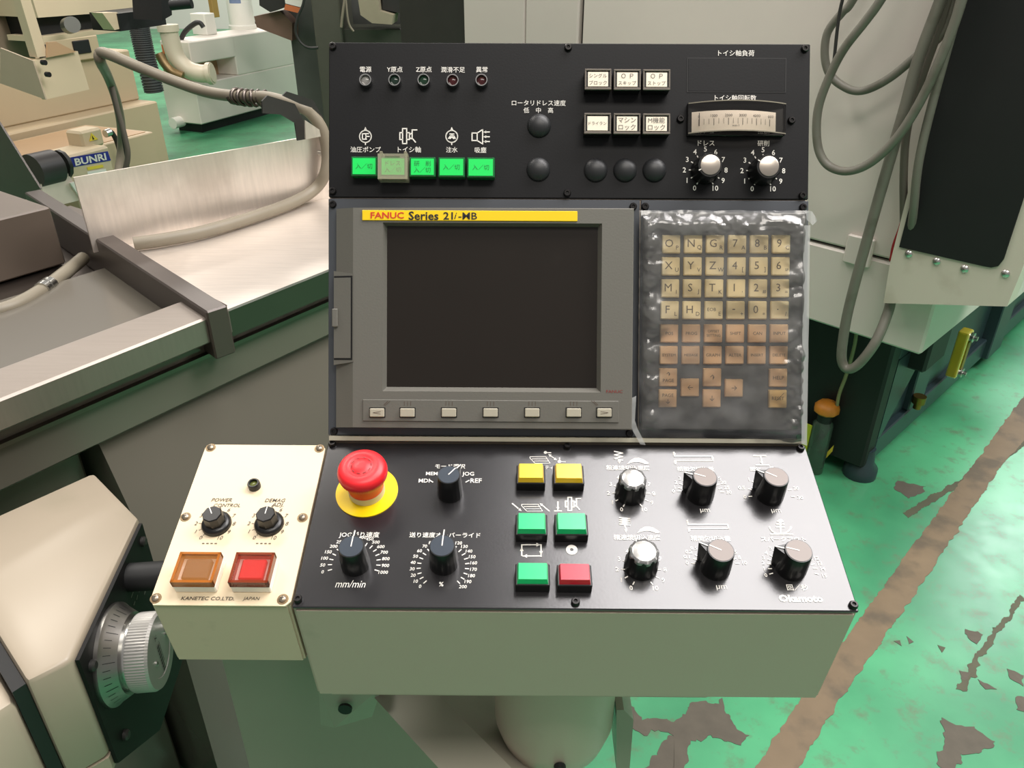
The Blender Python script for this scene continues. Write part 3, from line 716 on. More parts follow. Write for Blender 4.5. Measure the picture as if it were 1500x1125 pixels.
c00, c10, c01 = on_face(111, 243, 0.006), on_face(156.5, 234.2, 0.006), on_face(108.5, 232.5, 0.006)
V_, Fc_, w_, h_ = glyph('BUNRI', 0.03, 0.0); bm = nb()
vv_ = [bm.verts.new(c00+(c10-c00)*(x/w_+0.5)+(c01-c00)*(y/h_+0.5)) for x, y in V_]
for f in Fc_:
    try: bm.faces.new([vv_[i] for i in f])
    except ValueError: pass
wobj('lettering', bm, PAPER, sg)
sign('yellow_sticker', [(129, 249.5), (152, 245), (150.5, 241), (127.5, 245)], YEL)
sign('notice_sticker', [(131, 264), (158, 258.5), (155, 247), (128, 251.5)], PAPER)
# terminal box with warning triangle
jb = F_(155, 212, 0.72); j0 = Vector((jb.x, jb.y, 0))
jz = reach(jb, UPZ, py=186); jl = reach(jb, -a2, px=124)
fbox('terminal_box', j0, -a2, b2, jl, 0.12, jb.z, jb.z+jz, BEIGE, sp_, 0.012)
pts = [onplane(x, y, j0-b2*0.004, b2) for x, y in ((131.5, 207), (144, 204), (134, 195))]
bm = nb(); hull(bm, pts, [p+b2*0.003 for p in pts]); wobj('warning_triangle', bm, YEL, sp_)
pts = [onplane(x, y, j0-b2*0.006, b2) for x, y in ((136, 204.5), (138.5, 204), (135, 198.5))]
bm = nb(); hull(bm, pts, [p+b2*0.001 for p in pts]); wobj('warning_mark', bm, INK, sp_)
bm = nb(); tube(bm, [F_(x, y, 0.68) for x, y in ((155, 196), (162, 193), (167, 199), (172, 210), (176, 225))], 0.014, 8); wobj('gland_cable', bm, DARK, sp_, 60)
bm = nb(); tube(bm, [F_(154, 196, 0.68), F_(161, 193.5, 0.68)], 0.022, 12, 0); wobj('cable_gland', bm, ZINC, sp_, 40)
# drive motor beside the drum
m0, m1 = F_(46, 252, 0.9), F_(80, 244, 0.9)
bm = nb(); dd = (m1-m0).normalized()
tube(bm, [m0, m1], 0.085, 24, 0); mo = wobj('motor', bm, mat('dark_motor', (52, 48, 48), 0.45), sp_, 40)
bm = nb(); tube(bm, [m1, F_(88, 242, 0.9)], 0.04, 16, 0); wobj('shaft', bm, ZINC, mo, 40)
bm = nb(); tube(bm, [F_(87, 242, 0.9), F_(92, 241, 0.9)], 0.075, 12, 0); wobj('sprocket', bm, DARK, mo, 40)
pts = [F_(x, y, 0.95) for x, y in ((60, 262), (100, 254), (122, 292), (66, 306))]; bm = nb(); hull(bm, pts, [p+b2*0.01 for p in pts]); wobj('chute', bm, mat('bright_chute', (216, 200, 188), 0.35, var=0.12, scale=8), sp_)
pts = [F_(x, y, 0.97) for x, y in ((103, 268), (113, 266), (129, 291), (121, 295))]; bm = nb(); hull(bm, pts, [p+b2*0.01 for p in pts]); wobj('scraper_blade', bm, PAPER, sp_)
# two more lines hang from the arch of the long hose and run down behind the tray
hl = G(158, 112, ZT+0.18)
bm = nb(); tube(bm, [W(x, y, hl.y+0.05) for x, y in ((160, 112), (172, 160), (184, 205), (187, 232), (178, 268), (166, 330))], 0.008, 8); tag(obj('drain_hose', bm, HOSED, None, 60), 'dark grey hose hanging beside the long coolant hose', 'hose')
bm = nb(); tube(bm, [W(x, y, hl.y+0.06) for x, y in ((160, 114), (176, 180), (184, 225), (196, 285), (204, 340))], 0.0035, 6); tag(obj('thin_cable', bm, DARK, None, 60), 'thin black cable in front of the magnetic separator', 'cable')

# grinding head at the top left: box, rail, bar and bracket
yh = 3.4
hd = root('wheelhead_unit', 'beige machine head with a black slot, crank handle and channel bracket', 'machine head', Vector((W(150, 30, yh).x, yh, 1.2)))
def slab(name, pix, y, m, depth=0.2, ax=None, parent=hd, smooth=None):
    n = ax or b2; p0 = W(*pix[0], y); pp_ = [onplane(x, yy, p0, n) for x, yy in pix]
    bm = nb(); hull(bm, pp_, [p+n*depth for p in pp_]); return wobj(name, bm, m, parent, smooth)
slab('head_case', [(56, 26), (150, 19), (240, 11), (238, -40), (36, -40)], yh, BEIGE, 0.5)
slab('slot', [(62, 58), (172, 44), (172, 14), (52, 24)], yh+0.06, BLACK, 0.3)
slab('lower_plate', [(64, 62), (176, 46), (172, 40), (62, 54)], yh, BEIGE, 0.2)
slab('slot_end', [(168, 44), (177, 42), (172, 18), (150, 19)], yh, BEIGE, 0.06)
bm = nb(); p0, p1 = W(100, 38, yh+0.04), W(106, 36, yh-0.02); tube(bm, [p0, p1], 0.03, 20, 0); wobj('lock_knob', bm, mat('aged_silver', (120, 122, 116), 0.4, 0.7), hd, 40)
slab('slide_bar', [(177, 46), (244, 36), (240, 12), (172, 20)], yh+0.02, BLACK, 0.15)
slab('slide_end', [(238, 30), (252, 22), (250, -10), (236, -10)], yh-0.01, BLACK, 0.15)
bm = nb(); tube(bm, [W(250, 8, yh-0.05), W(281, 5, yh-0.05)], 0.018, 14, 0); wobj('crank_handle', bm, BLACK, hd, 40)
# bracket in front
yk = 3.1
bk = hd
slab('end_plate', [(48, 89), (114, 75), (131, 131), (67, 146)], yk, BEIGE, 0.02, None, bk)
aw = -a2
P4 = [W(48, 89, yk), W(67, 146, yk)]
def ext(p, L): return p-a2*L-b2*0.0
pL = [onplane(x, y, W(48, 89, yk), a2) for x, y in ((48, 89), (67, 146), (0, 122), (0, 70))]
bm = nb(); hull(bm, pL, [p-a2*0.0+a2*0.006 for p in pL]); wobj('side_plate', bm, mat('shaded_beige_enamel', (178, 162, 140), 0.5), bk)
slab('top_flange', [(70, 62), (82, 61), (112, 76), (70, 84)], yk+0.06, BEIGED, 0.01, None, bk)
slab('upright_bar', [(55, 84), (70, 82), (45, 0), (38, -40), (20, -40), (30, 0)], yk+0.02, BEIGE, 0.04, None, bk)
slab('back_panel', [(52, 86), (30, 0), (20, -40), (-80, -40), (-80, 60)], yk+0.5, mat('brown_grey_enamel', (120, 104, 88), 0.55), 0.02, None, bk)
for x, y in ((63, 91.5), (69, 109)):
    p0 = W(x, y, yk); bm = nb(); tube(bm, [p0+b2*0.004, p0-b2*0.012], 0.0095, 12, 0); wobj('screw', bm, INK, bk, 40)

# dim machine and cables behind the switch panel
yd = 6.6
dm = root('distant_machine', 'dim dark grey machine column with cables behind the switch panel', 'machine', Vector((W(520, 40, yd).x, yd, 0)))
GLOOM = mat('gloom_grey_green', (74, 74, 64), 0.6, var=0.15)  # grey green darkened: the gloom at the back is put into the colour
def upright(name, pxl, pxr, py_top, y, m, depth=0.3):      # a vertical block standing on the floor, given by its left and right pixel
    l, r = W(pxl, 60, y), W(pxr, 60, y); zt_ = W((pxl+pxr)/2, py_top, y).z
    bm = nb(); box(bm, l.x, r.x, y, y+depth, 0, zt_, 0.01); return wobj(name, bm, m, dm)
upright('rear_panel', 426, 700, -80, yd+0.6, mat('grey_panel', (84, 86, 82), 0.6), 0.1)
upright('column', 462, 502, -60, yd, GLOOM, 0.5)
upright('saddle', 500, 640, 42, yd+0.1, mat('gloom_dark_green', (66, 68, 58), 0.6), 0.4)  # same gloom put into the saddle's green
slab('table_casting', [(520, -30), (528, 22), (545, 34), (574, 36), (576, 22), (556, 16), (550, -30)], yd-0.2, mat('dull_cream', (150, 142, 120), 0.6), 0.3, Vector((0, 1, 0)), dm)  # casting in one even, muted cream
slab('dark_motor_block', [(560, -30), (560, 14), (600, 22), (650, 16), (672, 4), (674, -30)], yd-0.1, DARK, 0.3, Vector((0, 1, 0)), dm)
bm = nb(); tube(bm, [W(590, 46, yd-0.3), W(600, 36, yd-0.3), W(608, 34, yd-0.3)], 0.035, 12); tube(bm, [W(608, 34, yd-0.3), W(618, 33, yd-0.3)], 0.022, 12, 0); wobj('valve', bm, BLACK, dm, 40)
slab('pale_sill', [(620, 62), (700, 56), (700, 74), (620, 76)], yd-0.3, WHITE, 0.2, Vector((0, 1, 0)), dm)
slab('fan_guard', [(378, -30), (380, 8), (396, 18), (418, 10), (420, -30)], yd+0.3, DARK, 0.2, Vector((0, 1, 0)), dm)
slab('brown_carton', [(372, 24), (410, 16), (428, 34), (428, 60), (376, 40)], yd+0.4, mat('brown_card', (112, 88, 74), 0.7), 0.2, Vector((0, 1, 0)), dm)
for n_, (pix, w_) in enumerate((([(448, -20), (444, 6), (436, 26), (433, 46), (440, 62), (452, 70), (466, 70)], 4), ([(508, -20), (502, 20), (500, 40)], 4), ([(505, -20), (510, 30), (518, 46)], 3), ([(676, 0), (650, 22), (622, 38), (604, 60)], 5), ([(622, 38), (645, 36), (656, 48), (656, 62)], 3))):
    bm = nb(); pq = [W(x, y, yd-0.35) for x, y in pix]; tube(bm, pq, w_/2*(pq[0]-CAM).dot(CF)/FPX, 8); wobj('cable', bm, DARK if n_ not in (1, 2) else HOSE, dm, 60)
slab('orange_plate', [(418, 6), (442, 12), (440, 20), (416, 14)], yd+0.2, ORNG, 0.02, Vector((0, 1, 0)), dm)
slab('white_plate', [(416, -10), (446, -4), (442, 11), (418, 5)], yd+0.2, WHITE, 0.02, Vector((0, 1, 0)), dm)
# ------------------------------------------------------------------ control console housing and its support
HOUS = mat('console_grey_green', (186, 172, 156), 0.42, var=0.04, scale=5, bump=0.04, bscale=300, dirt=((112, 114, 98), 9, 0.68, 0.5))
co = root('control_console', 'grey green control console housing on a swivel column', 'console', Vector((JOINT.x, JOINT.y+0.05, 0)))
def yz(p): return p.y-JOINT.y, p.z-JOINT.z
UPV, LOV = PU.v, PL.v
DN = Vector((0, math.sin(GAMMA), -math.cos(GAMMA)))
th = 0.003
pT = PU.v*UP_H-PU.n*th; p0_ = (0, 0)
pJ = -PU.n*th
lb_ = -PL.v*LOW_L-PL.n*th; fbt = lb_+DN*(FRONT_H-th)
bm = nb()
# upright part
prof = [pJ+PU.v*0.0, pT, pT+Vector((0, 0.10, -0.02)), pJ+Vector((0, 0.17, 0.0))]
def extrude_prof(bm, prof, x0, x1):
    hull(bm, [JOINT+Vector((x0, p.y, p.z)) for p in prof], [JOINT+Vector((x1, p.y, p.z)) for p in prof])
extrude_prof(bm, prof, -HALF, HALF); bmesh.ops.bevel(bm, geom=bm.edges[:], offset=0.002, segments=1, affect='EDGES'); wobj('upper_housing', bm, HOUS, co)
bm = nb(); prof = [PL.v*0.002-PL.n*th, lb_, fbt, Vector((0, 0.14, fbt.z)), Vector((0, 0.165, -0.004))]
extrude_prof(bm, prof, -HALF, HALF); bmesh.ops.bevel(bm, geom=bm.edges[:], offset=0.0025, segments=2, affect='EDGES'); wobj('lower_housing', bm, HOUS, co, 40)
bm = nb(); pl_ = [PU.v*0.0-PU.n*th, PU.v*0.0055-PU.n*th, PU.v*0.0055+PU.n*0.006, PU.v*0.0015+PU.n*0.006]
extrude_prof(bm, pl_, -HALF+0.002, HALF-0.002); wobj('ledge', bm, mat('ledge_beige', (170, 166, 148), 0.5, dirt=((90, 86, 74), 20, 0.5, 0.5)), co)
# bottom flange
zbm = (JOINT+fbt).z; yf = (JOINT+fbt).y
bm = nb(); box(bm, JOINT.x-HALF+0.012, JOINT.x+HALF-0.1, yf+0.004, yf+0.2, zbm-0.004, zbm+0.001); wobj('bottom_flange', bm, HOUS, co)
# swivel column under the console
cy_ = yf+0.11
cl_, cr_ = W(722, 1040, cy_-0.06), W(914, 1040, cy_-0.06)
cx_ = (cl_.x+cr_.x)/2; cr = (cr_.x-cl_.x)/2
bm = nb(); lathe(bm, [(0.02, -0.225), (cr-0.03, -0.215), (cr-0.008, -0.19), (cr, -0.16), (cr, -0.002)], 48, (cx_, cy_, zbm)); cy = wobj('swivel_column', bm, HOUS, co, 50)
q = onplane(820, 1122, Vector((0, cy_-cr-0.001, 0)), Vector((0, 1, 0)))
bm = nb(); tube(bm, [q, q+Vector((0, -0.006, 0))], 0.0065, 14, 0); wobj('set_screw', bm, BLACK, cy)
# arm below
bm = nb(); ar = [(-0.05, -0.06), (0.05, -0.06), (0.05, 0.06), (-0.05, 0.06)]
ax_a, ax_b = Vector((cx_-0.20, cy_+0.17, zbm-0.10)), Vector((cx_-0.01, cy_-0.06, zbm-0.25))
w1 = Vector((0.052, 0.03, 0))
lp = [W(542, 1015, yf+0.13), W(639, 1015, yf+0.13), W(775, 1150, yf+0.03), W(665, 1150, yf+0.03)]
hull(bm, lp, [p+Vector((0.02, 0.09, -0.05)) for p in lp]); wobj('arm', bm, BODY, co)
bm = nb(); lp = [W(664, 1051, yf+0.16), W(690, 1052, yf+0.16), W(760, 1130, yf+0.10), W(745, 1130, yf+0.10)]
hull(bm, lp, [p+Vector((0.0, 0.03, -0.01)) for p in lp]); wobj('arm_flange', bm, BODY, co)
bm = nb(); lp = [W(640, 1015, yf+0.24), W(740, 1015, yf+0.24), W(760, 1140, yf+0.24), W(640, 1140, yf+0.24)]
hull(bm, lp, [p+Vector((0, 0.01, 0)) for p in lp]); wobj('back_web', bm, BODY, co)
bm = nb(); lp = [W(903, 1040, cy_-0.02), W(914, 1040, cy_-0.02), W(928, 1054, cy_-0.02), W(922, 1130, cy_-0.02), W(903, 1130, cy_-0.02)]
hull(bm, lp, [p+Vector((0, 0.06, 0)) for p in lp]); wobj('side_bracket', bm, BODY, co)
# pedestal and small block
pd = root('console_pedestal', 'grey green pedestal panel standing in the shadow below the chuck controller', 'pedestal', Vector((W(450, 1100, yf+0.2).x, yf+0.2, 0)))
bm = nb(); ya = yf+0.17
tl = W(324, 961, ya); tr = W(668, 961, ya)
q0, q1 = Vector((tl.x, ya, 0)), Vector((tr.x, ya+0.05, 0))
hull(bm, [q0, q1, q1+Vector((0, 0.06, 0)), q0+Vector((0.04, 0.1, 0))], [p+UPZ*(zbm-0.01) for p in (q0, q1, q1+Vector((0, 0.06, 0)), q0+Vector((0.04, 0.1, 0)))]); wobj('front_panel', bm, BODY, pd)
bm = nb(); e0_, e1_ = W(466, 1022, ya-0.06), W(566, 1022, ya-0.05)
lp = [W(466, 1005, ya-0.06), W(560, 1005, ya-0.05), W(545, 1050, ya-0.03), W(490, 1066, ya-0.05), W(470, 1062, ya-0.06)]
hull(bm, lp, [p+Vector((0, 0.07, 0)) for p in lp]); sm = wobj('mounting_block', bm, BODY, pd)
q = W(505, 1041, ya-0.062); bm = nb(); tube(bm, [q+Vector((0, 0.004, 0)), q+Vector((0, 0.001, 0))], 0.008, 16, 0); wobj('hole_plug', bm, INK, pd)

# ------------------------------------------------------------------ shared console materials
BLK = mat('black_panel_lacquer', (20, 20, 22), 0.5, spec=0.22, var=0.12, scale=14, bump=0.03, bscale=500)
OPB = mat('operator_panel_lacquer', (30, 29, 31), 0.23, spec=0.86, var=0.15, scale=18, bump=0.02, bscale=400, dirt=((70, 66, 64), 40, 0.66, 0.35))
PRINT = mat('white_print', (236, 232, 224), 0.5, var=0.02)
PLATE = mat('blue_grey_plate', (66, 70, 76), 0.45, var=0.06)
BEZ = mat('grey_plastic_bezel', (102, 100, 93), 0.5, var=0.05, scale=6, bump=0.05, bscale=500)
KNB = mat('black_knob_plastic', (16, 16, 17), 0.32, var=0.2, scale=40)
SCR = mat('black_oxide_screw', (44, 42, 42), 0.35, 0.7)
HOLE = mat('socket_dark', (6, 6, 6), 0.6)
CHROME = mat('chrome', (214, 214, 212), 0.12, 1.0, var=0.04)
ALC = mat('spun_aluminium', (206, 196, 184), 0.3, 1.0, var=0.1, scale=30)
ALB = mat('bright_knob_cap', (232, 230, 226), 0.25, 0.85, var=0.04)
LENSG = mat('lit_green_lens', (10, 200, 84), 0.35, emit=0.32, var=0.03)
LENSGF = mat('dark_green_rim', (12, 96, 48), 0.3)
LENSW = mat('ivory_lens', (246, 234, 214), 0.4, var=0.02)
LENSY = mat('yellow_lens', (250, 204, 40), 0.25, var=0.03)
LENSGR = mat('green_lens', (28, 200, 118), 0.25, var=0.03)
LENSR = mat('red_lens', (206, 22, 50), 0.25, var=0.03)
GREYINK = mat('grey_ink', (96, 92, 88), 0.6, var=0.02)
GRNINK = mat('dark_green_ink', (8, 110, 54), 0.5, var=0.02)
CLEAR = mat('clear_acrylic', (236, 234, 226), 0.06, trans=1.0, var=0.02)

SCREWS = {}
def screw(pan, px, py, r=0.0036, h=0.003, m=None, parent=None, base=0.0):
    key = (r, h, m.name if m else '')
    q = pan.L(px, py, base)
    if key in SCREWS:
        s, hole = SCREWS[key]
        c = again(s, pan.root, q); again(hole, c, (0, 0, 0)); return c
    bm = nb(); lathe(bm, [(r, 0), (r, h*0.6), (r*0.78, h), (r*0.45, h), (r*0.42, h*0.55)], 16)
    s = obj('screw', bm, m or SCR, pan.root, 40, q)
    bm = nb(); lathe(bm, [(r*0.42, h*0.5), (r*0.42, h*0.62)], 6); hole = obj('hex_socket', bm, HOLE, s)
    SCREWS[key] = (s, hole); return s

def dial(pan, cx, cy_, rn, labels, a0, a1, spx, rt=None, m=None, skip=(), bold=0.012, shear=0.12, twpx=1.6, allticks=True):
    c = pan.L(cx, cy_, 0.0004); k = pan.mpp(cx, cy_); n = len(labels); bm = nb(); bt = nb()
    for i, s in enumerate(labels):
        t = R_(a0+(a1-a0)*i/(n-1)); d = Vector((math.cos(t), math.sin(t)))
        if i not in skip and s:
            text(bm, s, c.x+d.x*rn*k, c.y+d.y*rn*k, 0.0004, size=spx*k, bold=bold, shear=shear)
        if rt: strokes(bt, [[(c.x+d.x*rt[0]*k, c.y+d.y*rt[0]*k), (c.x+d.x*rt[1]*k, c.y+d.y*rt[1]*k)]], twpx*k, 0.0004)
    obj('scale_numbers', bm, m or PRINT, pan.root)
    if rt: obj('scale_marks', bt, m or PRINT, pan.root)

# ------------------------------------------------------------------ upper switch panel
SP = Panel('switch_panel', PU, 0.0, UP_MID, 'black upper switch panel with lit green buttons, white buttons and a meter', 'control panel')
bm = nb(); x0, x1 = -HALF, HALF; y0, y1 = 0.0012, UP_H-UP_MID
box(bm, x0, x1, y0, y1, -0.003, 0.0, 0.0008); obj('plate', bm, BLK, SP.root)
for px, py in ((487.7, 68.2), (832.3, 70), (1178.6, 71.8), (487.7, 280), (830.8, 283), (1175, 286.6), (996.5, 174.6), (1158.9, 176.7)): screw(SP, px, py)
LAMPS = [(535, 116.8, '電源', (140, 138, 134)), (577.7, 116.8, 'Y原点', (30, 50, 40)), (620.4, 116.8, 'Z原点', (26, 56, 38)), (663, 117.3, '潤滑不足', (66, 22, 24)), (705.3, 117, '異常', (64, 22, 24))]
ring0 = None
for i, (px, py, s, c) in enumerate(LAMPS):
    q = SP.L(px, py, 0.006); q.z = 0
    if ring0 is None:
        bm = nb(); lathe(bm, [(0.0062, 0), (0.0062, 0.005), (0.0057, 0.0065), (0.0048, 0.0065), (0.0044, 0.004)], 28, caps=False)
        ring0 = ro = obj('indicator_lamp', bm, CHROME, SP.root, 40, q)
    else: ro = again(ring0, SP.root, q)
    bm = nb(); lathe(bm, [(0.0045, 0.001), (0.0045, 0.0035), (0.003, 0.0046), (0.001, 0.005)], 20)
    obj('lens', bm, mat('lamp_lens_'+'abcde'[i], c, 0.15, var=0.1, scale=200), ro, 50)
    SP.cap(s, px+0.5, py-15.2, spx=8.9, m=PRINT)
SP.cap('油圧ポンプ', 535.6, 219, wpx=44.5, m=PRINT); SP.cap('トイシ軸', 599.6, 219, wpx=33.8, m=PRINT)
SP.cap('注水', 661.8, 219.3, wpx=17, m=PRINT); SP.cap('吸塵', 703.9, 219.8, wpx=17, m=PRINT)
# symbols above the buttons
SP.icon([circ(535.4, 200, 8.6, 8.8), [(535.4, 191), (535.4, 188)], [(535.4, 209), (535.4, 212)], [(531, 196), (531, 204), (537, 204)], [(531, 196), (540, 196)], [(536, 197), (536, 203)], [(536, 200), (541, 200)]], 1.6, PRINT, [arrow(535.4, 190, 535.4, 186, 4)])
def spindle_icon(pan, x, y, k=1.0, h=0.0004, w=1.7):
    q = lambda pts: [(x+a_*k, y+b_*k) for a_, b_ in pts]
    pan.icon([q([(-12, -5), (-8, -5), (-8, -11), (-2, -11), (-2, 11), (-8, 11), (-8, 5), (-12, 5), (-12, -5)]), q([(-8, -5), (-8, 5)]), q([(-2, -5), (2, -5), (2, 5), (-2, 5)]), q([(2, -2), (5, -4)]), q([(2, 2), (5, 4)]), q([(13, -9), (6, -9), (6, 3), (11, 9)])], w, PRINT)
spindle_icon(SP, 597.8, 199.5)
SP.icon([circ(661.8, 200, 8.6, 8.8), [(661.8, 209), (661.8, 212)], [(657, 203), (660, 199), (665, 199), (667, 203)], [(659, 196.5), (665, 196.5)], [(662, 197), (662, 200)]], 1.6, PRINT, [arrow(661.8, 190.5, 661.8, 186, 4), [(657, 203), (659.5, 200.5), (664.5, 200.5), (667, 203), (664.5, 204), (662, 202), (659.5, 204)]])
SP.icon([[(691.5, 195), (699, 195), (699, 206), (691.5, 206), (691.5, 195)], [(699, 195), (707, 190), (707, 211), (699, 206)]]+[[(709.5, y), (717, y)] for y in (193.5, 200.5, 207.5)], 1.6, PRINT, [arrow(717, y, 707.8, y, 3.4) for y in (193.5, 200.5, 207.5)])

def push_button(pan, rect, h, frame_m, lens_m, lip=0.0014, lens_h=0.0005, frame_h=None, txt=(), ink=None, spx=8, base_m=None, shrink=0.0):
    x0, x1, y0, y1 = pan.rect(*rect, h)
    c = Vector(((x0+x1)/2, (y0+y1)/2, 0)); w, d = (x1-x0)/2, (y1-y0)/2
    fh = frame_h if frame_h else h
    bm = nb(); box(bm, -w, w, -d, d, 0, fh, 0.0006); bt = obj('push_button', bm, frame_m, pan.root, None, c)
    bm = nb()
    lo = [(-w+lip, -d+lip), (w-lip, -d+lip), (w-lip, d-lip), (-w+lip, d-lip)]; t = lip+shrink
    hi = [(-w+t, -d+t), (w-t, -d+t), (w-t, d-t), (-w+t, d-t)]
    hull(bm, [(p[0], p[1], fh-0.0008) for p in lo], [(p[0], p[1], h+lens_h) for p in hi]); obj('lens', bm, lens_m, bt)
    k = pan.mpp((rect[0]+rect[1])/2, (rect[2]+rect[3])/2, h)
    if txt:
        bm = nb(); n = len(txt)
        for i, s in enumerate(txt):
            wmax = (w-t)*1.75
            V, Fc, gw, gh = glyph(s, 0.0, 0.0); sz = min(spx*k, wmax/gw)
            text(bm, s, 0, ((n-1)/2-i)*spx*k*1.12, h+lens_h+0.0003, size=sz)
        obj('legend', bm, ink, bt)
    return bt
GT = [['入／切'], ['ドレス', '入／切'], ['研　削', '入／切'], ['入／切'], ['入／切']]
GR = [(514.2, 552.6, 229.3, 257.8), (556.5, 594.8, 229.8, 258.4), (599.6, 638, 230, 258.8), (641.7, 681, 230.4, 259.4), (684, 724.6, 230.6, 260)]
for r_, tx in zip(GR, GT): push_button(SP, r_, 0.010, LENSGF, LENSG, lip=0.0016, txt=tx, ink=GRNINK, spx=8.4)
# hinged clear guard over the second green button
x0, x1, y0, y1 = SP.rect(553.9, 597.4, 226, 263, 0.014)
GUARD = mat('smoky_guard_plastic', (190, 186, 160), 0.15, alpha=0.32, var=0.05)
bm = nb(); box(bm, x0, x1, y0, y0+0.0024, 0.001, 0.016); box(bm, x0, x0+0.0022, y0, y1, 0.001, 0.016); box(bm, x1-0.0022, x1, y0, y1, 0.001, 0.016); box(bm, x0, x1, y0, y1, 0.0155, 0.0167)
gd = obj('button_guard', bm, GUARD, SP.root, label='clear hinged guard')
bm = nb(); xm = (x0+x1)/2; box(bm, x0+0.001, x0+0.004, y1, y1+0.003, 0.001, 0.014, 0.0005); box(bm, x1-0.004, x1-0.001, y1, y1+0.003, 0.001, 0.014, 0.0005); box(bm, xm-0.007, xm+0.007, y1-0.003, y1-0.002, 0.0165, 0.0172); obj('hinge', bm, mat('olive_hinge', (120, 116, 96), 0.4), gd)
# rotary dress speed lettering and blanking plugs
SP.cap('ロータリドレス速度', 789.2, 150.8, wpx=79, m=PRINT)
for s, x in (('低', 771), ('中', 788.7), ('高', 806.5)): SP.cap(s, x, 161.5, spx=8.6, m=PRINT)
PLUG = mat('black_rubber_plug', (34, 35, 37), 0.45, var=0.1)
pl0 = None
for px, py in ((789.7, 184.3), (788.7, 248.4), (872.6, 249.4), (915.6, 249.4), (958.5, 249.4)):
    q = SP.L(px, py, 0.0)
    if pl0 is None:
        bm = nb(); lathe(bm, [(0.0113, 0), (0.0113, 0.0008), (0.0105, 0.0022), (0.0085, 0.0042), (0.006, 0.0056), (0.003, 0.0064), (0.0008, 0.0066)], 36); pl0 = obj('blanking_plug', bm, PLUG, SP.root, 70, q)
    else: again(pl0, SP.root, q)
# white buttons
WB = [((856.6, 895.4, 101, 131.4), ['シングル', 'ブロック']), ((899.1, 938.5, 101.6, 131.8), ['Ｏ Ｐ', 'スキップ']), ((941.9, 981.7, 101.9, 132), ['Ｏ Ｐ', 'ストップ']),
      ((855.7, 894.9, 165.8, 196), ['ドライラン']), ((898.8, 938, 166.2, 196.4), ['マシン', 'ロック']), ((941.7, 981.5, 166.6, 196.6), ['M機能', 'ロック'])]
RIM = mat('smoked_clear_rim', (120, 112, 104), 0.15, var=0.05)
for r_, tx in WB:
    bt = push_button(SP, r_, 0.013, KNB, LENSW, lip=0.0030, txt=tx, ink=GREYINK, spx=9.2, frame_h=0.012)
    x0, x1, y0, y1 = SP.rect(*r_, 0.013); w, d = (x1-x0)/2, (y1-y0)/2
    bm = nb()
    for bx in ((-w, w, -d, -d+0.0022), (-w, w, d-0.0016, d), (-w, -w+0.0014, -d+0.0022, d-0.0016), (w-0.0014, w, -d+0.0022, d-0.0016)): box(bm, *bx, 0.0118, 0.0138, 0.0003)
    obj('bezel_rim', bm, RIM, bt)
# blank meter opening
x0, x1, y0, y1 = SP.rect(1007.8, 1150.1, 86.2, 134.2)
bm = nb(); g_ = 0.0009
for bx in ((x0-g_, x1+g_, y1, y1+g_), (x0-g_, x1+g_, y0-g_, y0), (x0-g_, x0, y0, y1), (x1, x1+g_, y0, y1)): box(bm, *bx, -0.001, 0.0003)
obj('cutout_gap', bm, HOLE, SP.root)
bm = nb(); box(bm, x0, x1, y0, y1, -0.001, 0.0004, 0.0003); obj('blank_cover', bm, BLK, SP.root)
SP.cap('トイシ軸負荷', 1078.5, 77.8, wpx=53, m=PRINT); SP.cap('トイシ軸回転数', 1077.5, 143.4, wpx=61, m=PRINT)
# speed meter with a bowed clear cover
x0, x1, y0, y1 = SP.rect(1007, 1149, 152.5, 199, 0.004)
nseg = 16; bm = nb()
def bow(t, amt): return amt*(1-(2*t-1)**2)
bm = nb(); box(bm, x0, x1, y0, y1+0.001, 0.0, 0.004, 0.0006); mt_ = obj('speed_meter', bm, KNB, SP.root)
sx0, sx1, sy0, sy1 = SP.rect(1015, 1139, 162, 191.5, 0.010)
bm = nb(); lo = []; hi = []
for i in range(nseg+1):
    t = i/nseg; x = sx0+(sx1-sx0)*t; z = 0.0045+bow(t, 0.007)
    lo.append(bm.verts.new((x, sy0, z))); hi.append(bm.verts.new((x, sy1, z)))
for i in range(nseg): bm.faces.new((lo[i], lo[i+1], hi[i+1], hi[i]))
obj('scale_card', bm, mat('meter_card', (250, 238, 222), 0.5, var=0.02), mt_, 60)
bm = nb(); n_ = 15
for i in range(n_+1):
    t = 0.08+0.84*i/n_; x = sx0+(sx1-sx0)*t; z = 0.0049+bow(t, 0.007); big = i % 3 == 0
    strokes(bm, [[(x, sy1-0.0075), (x, sy1-(0.0135 if big else 0.0125))]], 0.0005 if big else 0.0003, z)
    if big: text(bm, str(i//3*1000), x, sy1-0.0048, z+0.0002, size=0.0036)
text(bm, 'min-1', (sx0+sx1)/2, sy0+0.0045, 0.0122, size=0.003)
obj('scale_marks', bm, GREYINK, mt_)
bm = nb(); x = sx0+(sx1-sx0)*0.08; strokes(bm, [[(x, sy1-0.014), (x, sy1-0.002)]], 0.0006, 0.0085); obj('needle', bm, INK, mt_)
ACRY = bpy.data.materials.new('clear_meter_cover'); ACRY.use_nodes = True; nt = ACRY.node_tree
for nn in list(nt.nodes):
    if nn.type != 'OUTPUT_MATERIAL': nt.nodes.remove(nn)
t_ = nt.nodes.new('ShaderNodeBsdfTransparent'); t_.inputs[0].default_value = (0.95, 0.93, 0.9, 1)
g_n = nt.nodes.new('ShaderNodeBsdfGlossy'); g_n.inputs['Roughness'].default_value = 0.08
fr = nt.nodes.new('ShaderNodeFresnel'); fr.inputs[0].default_value = 1.5
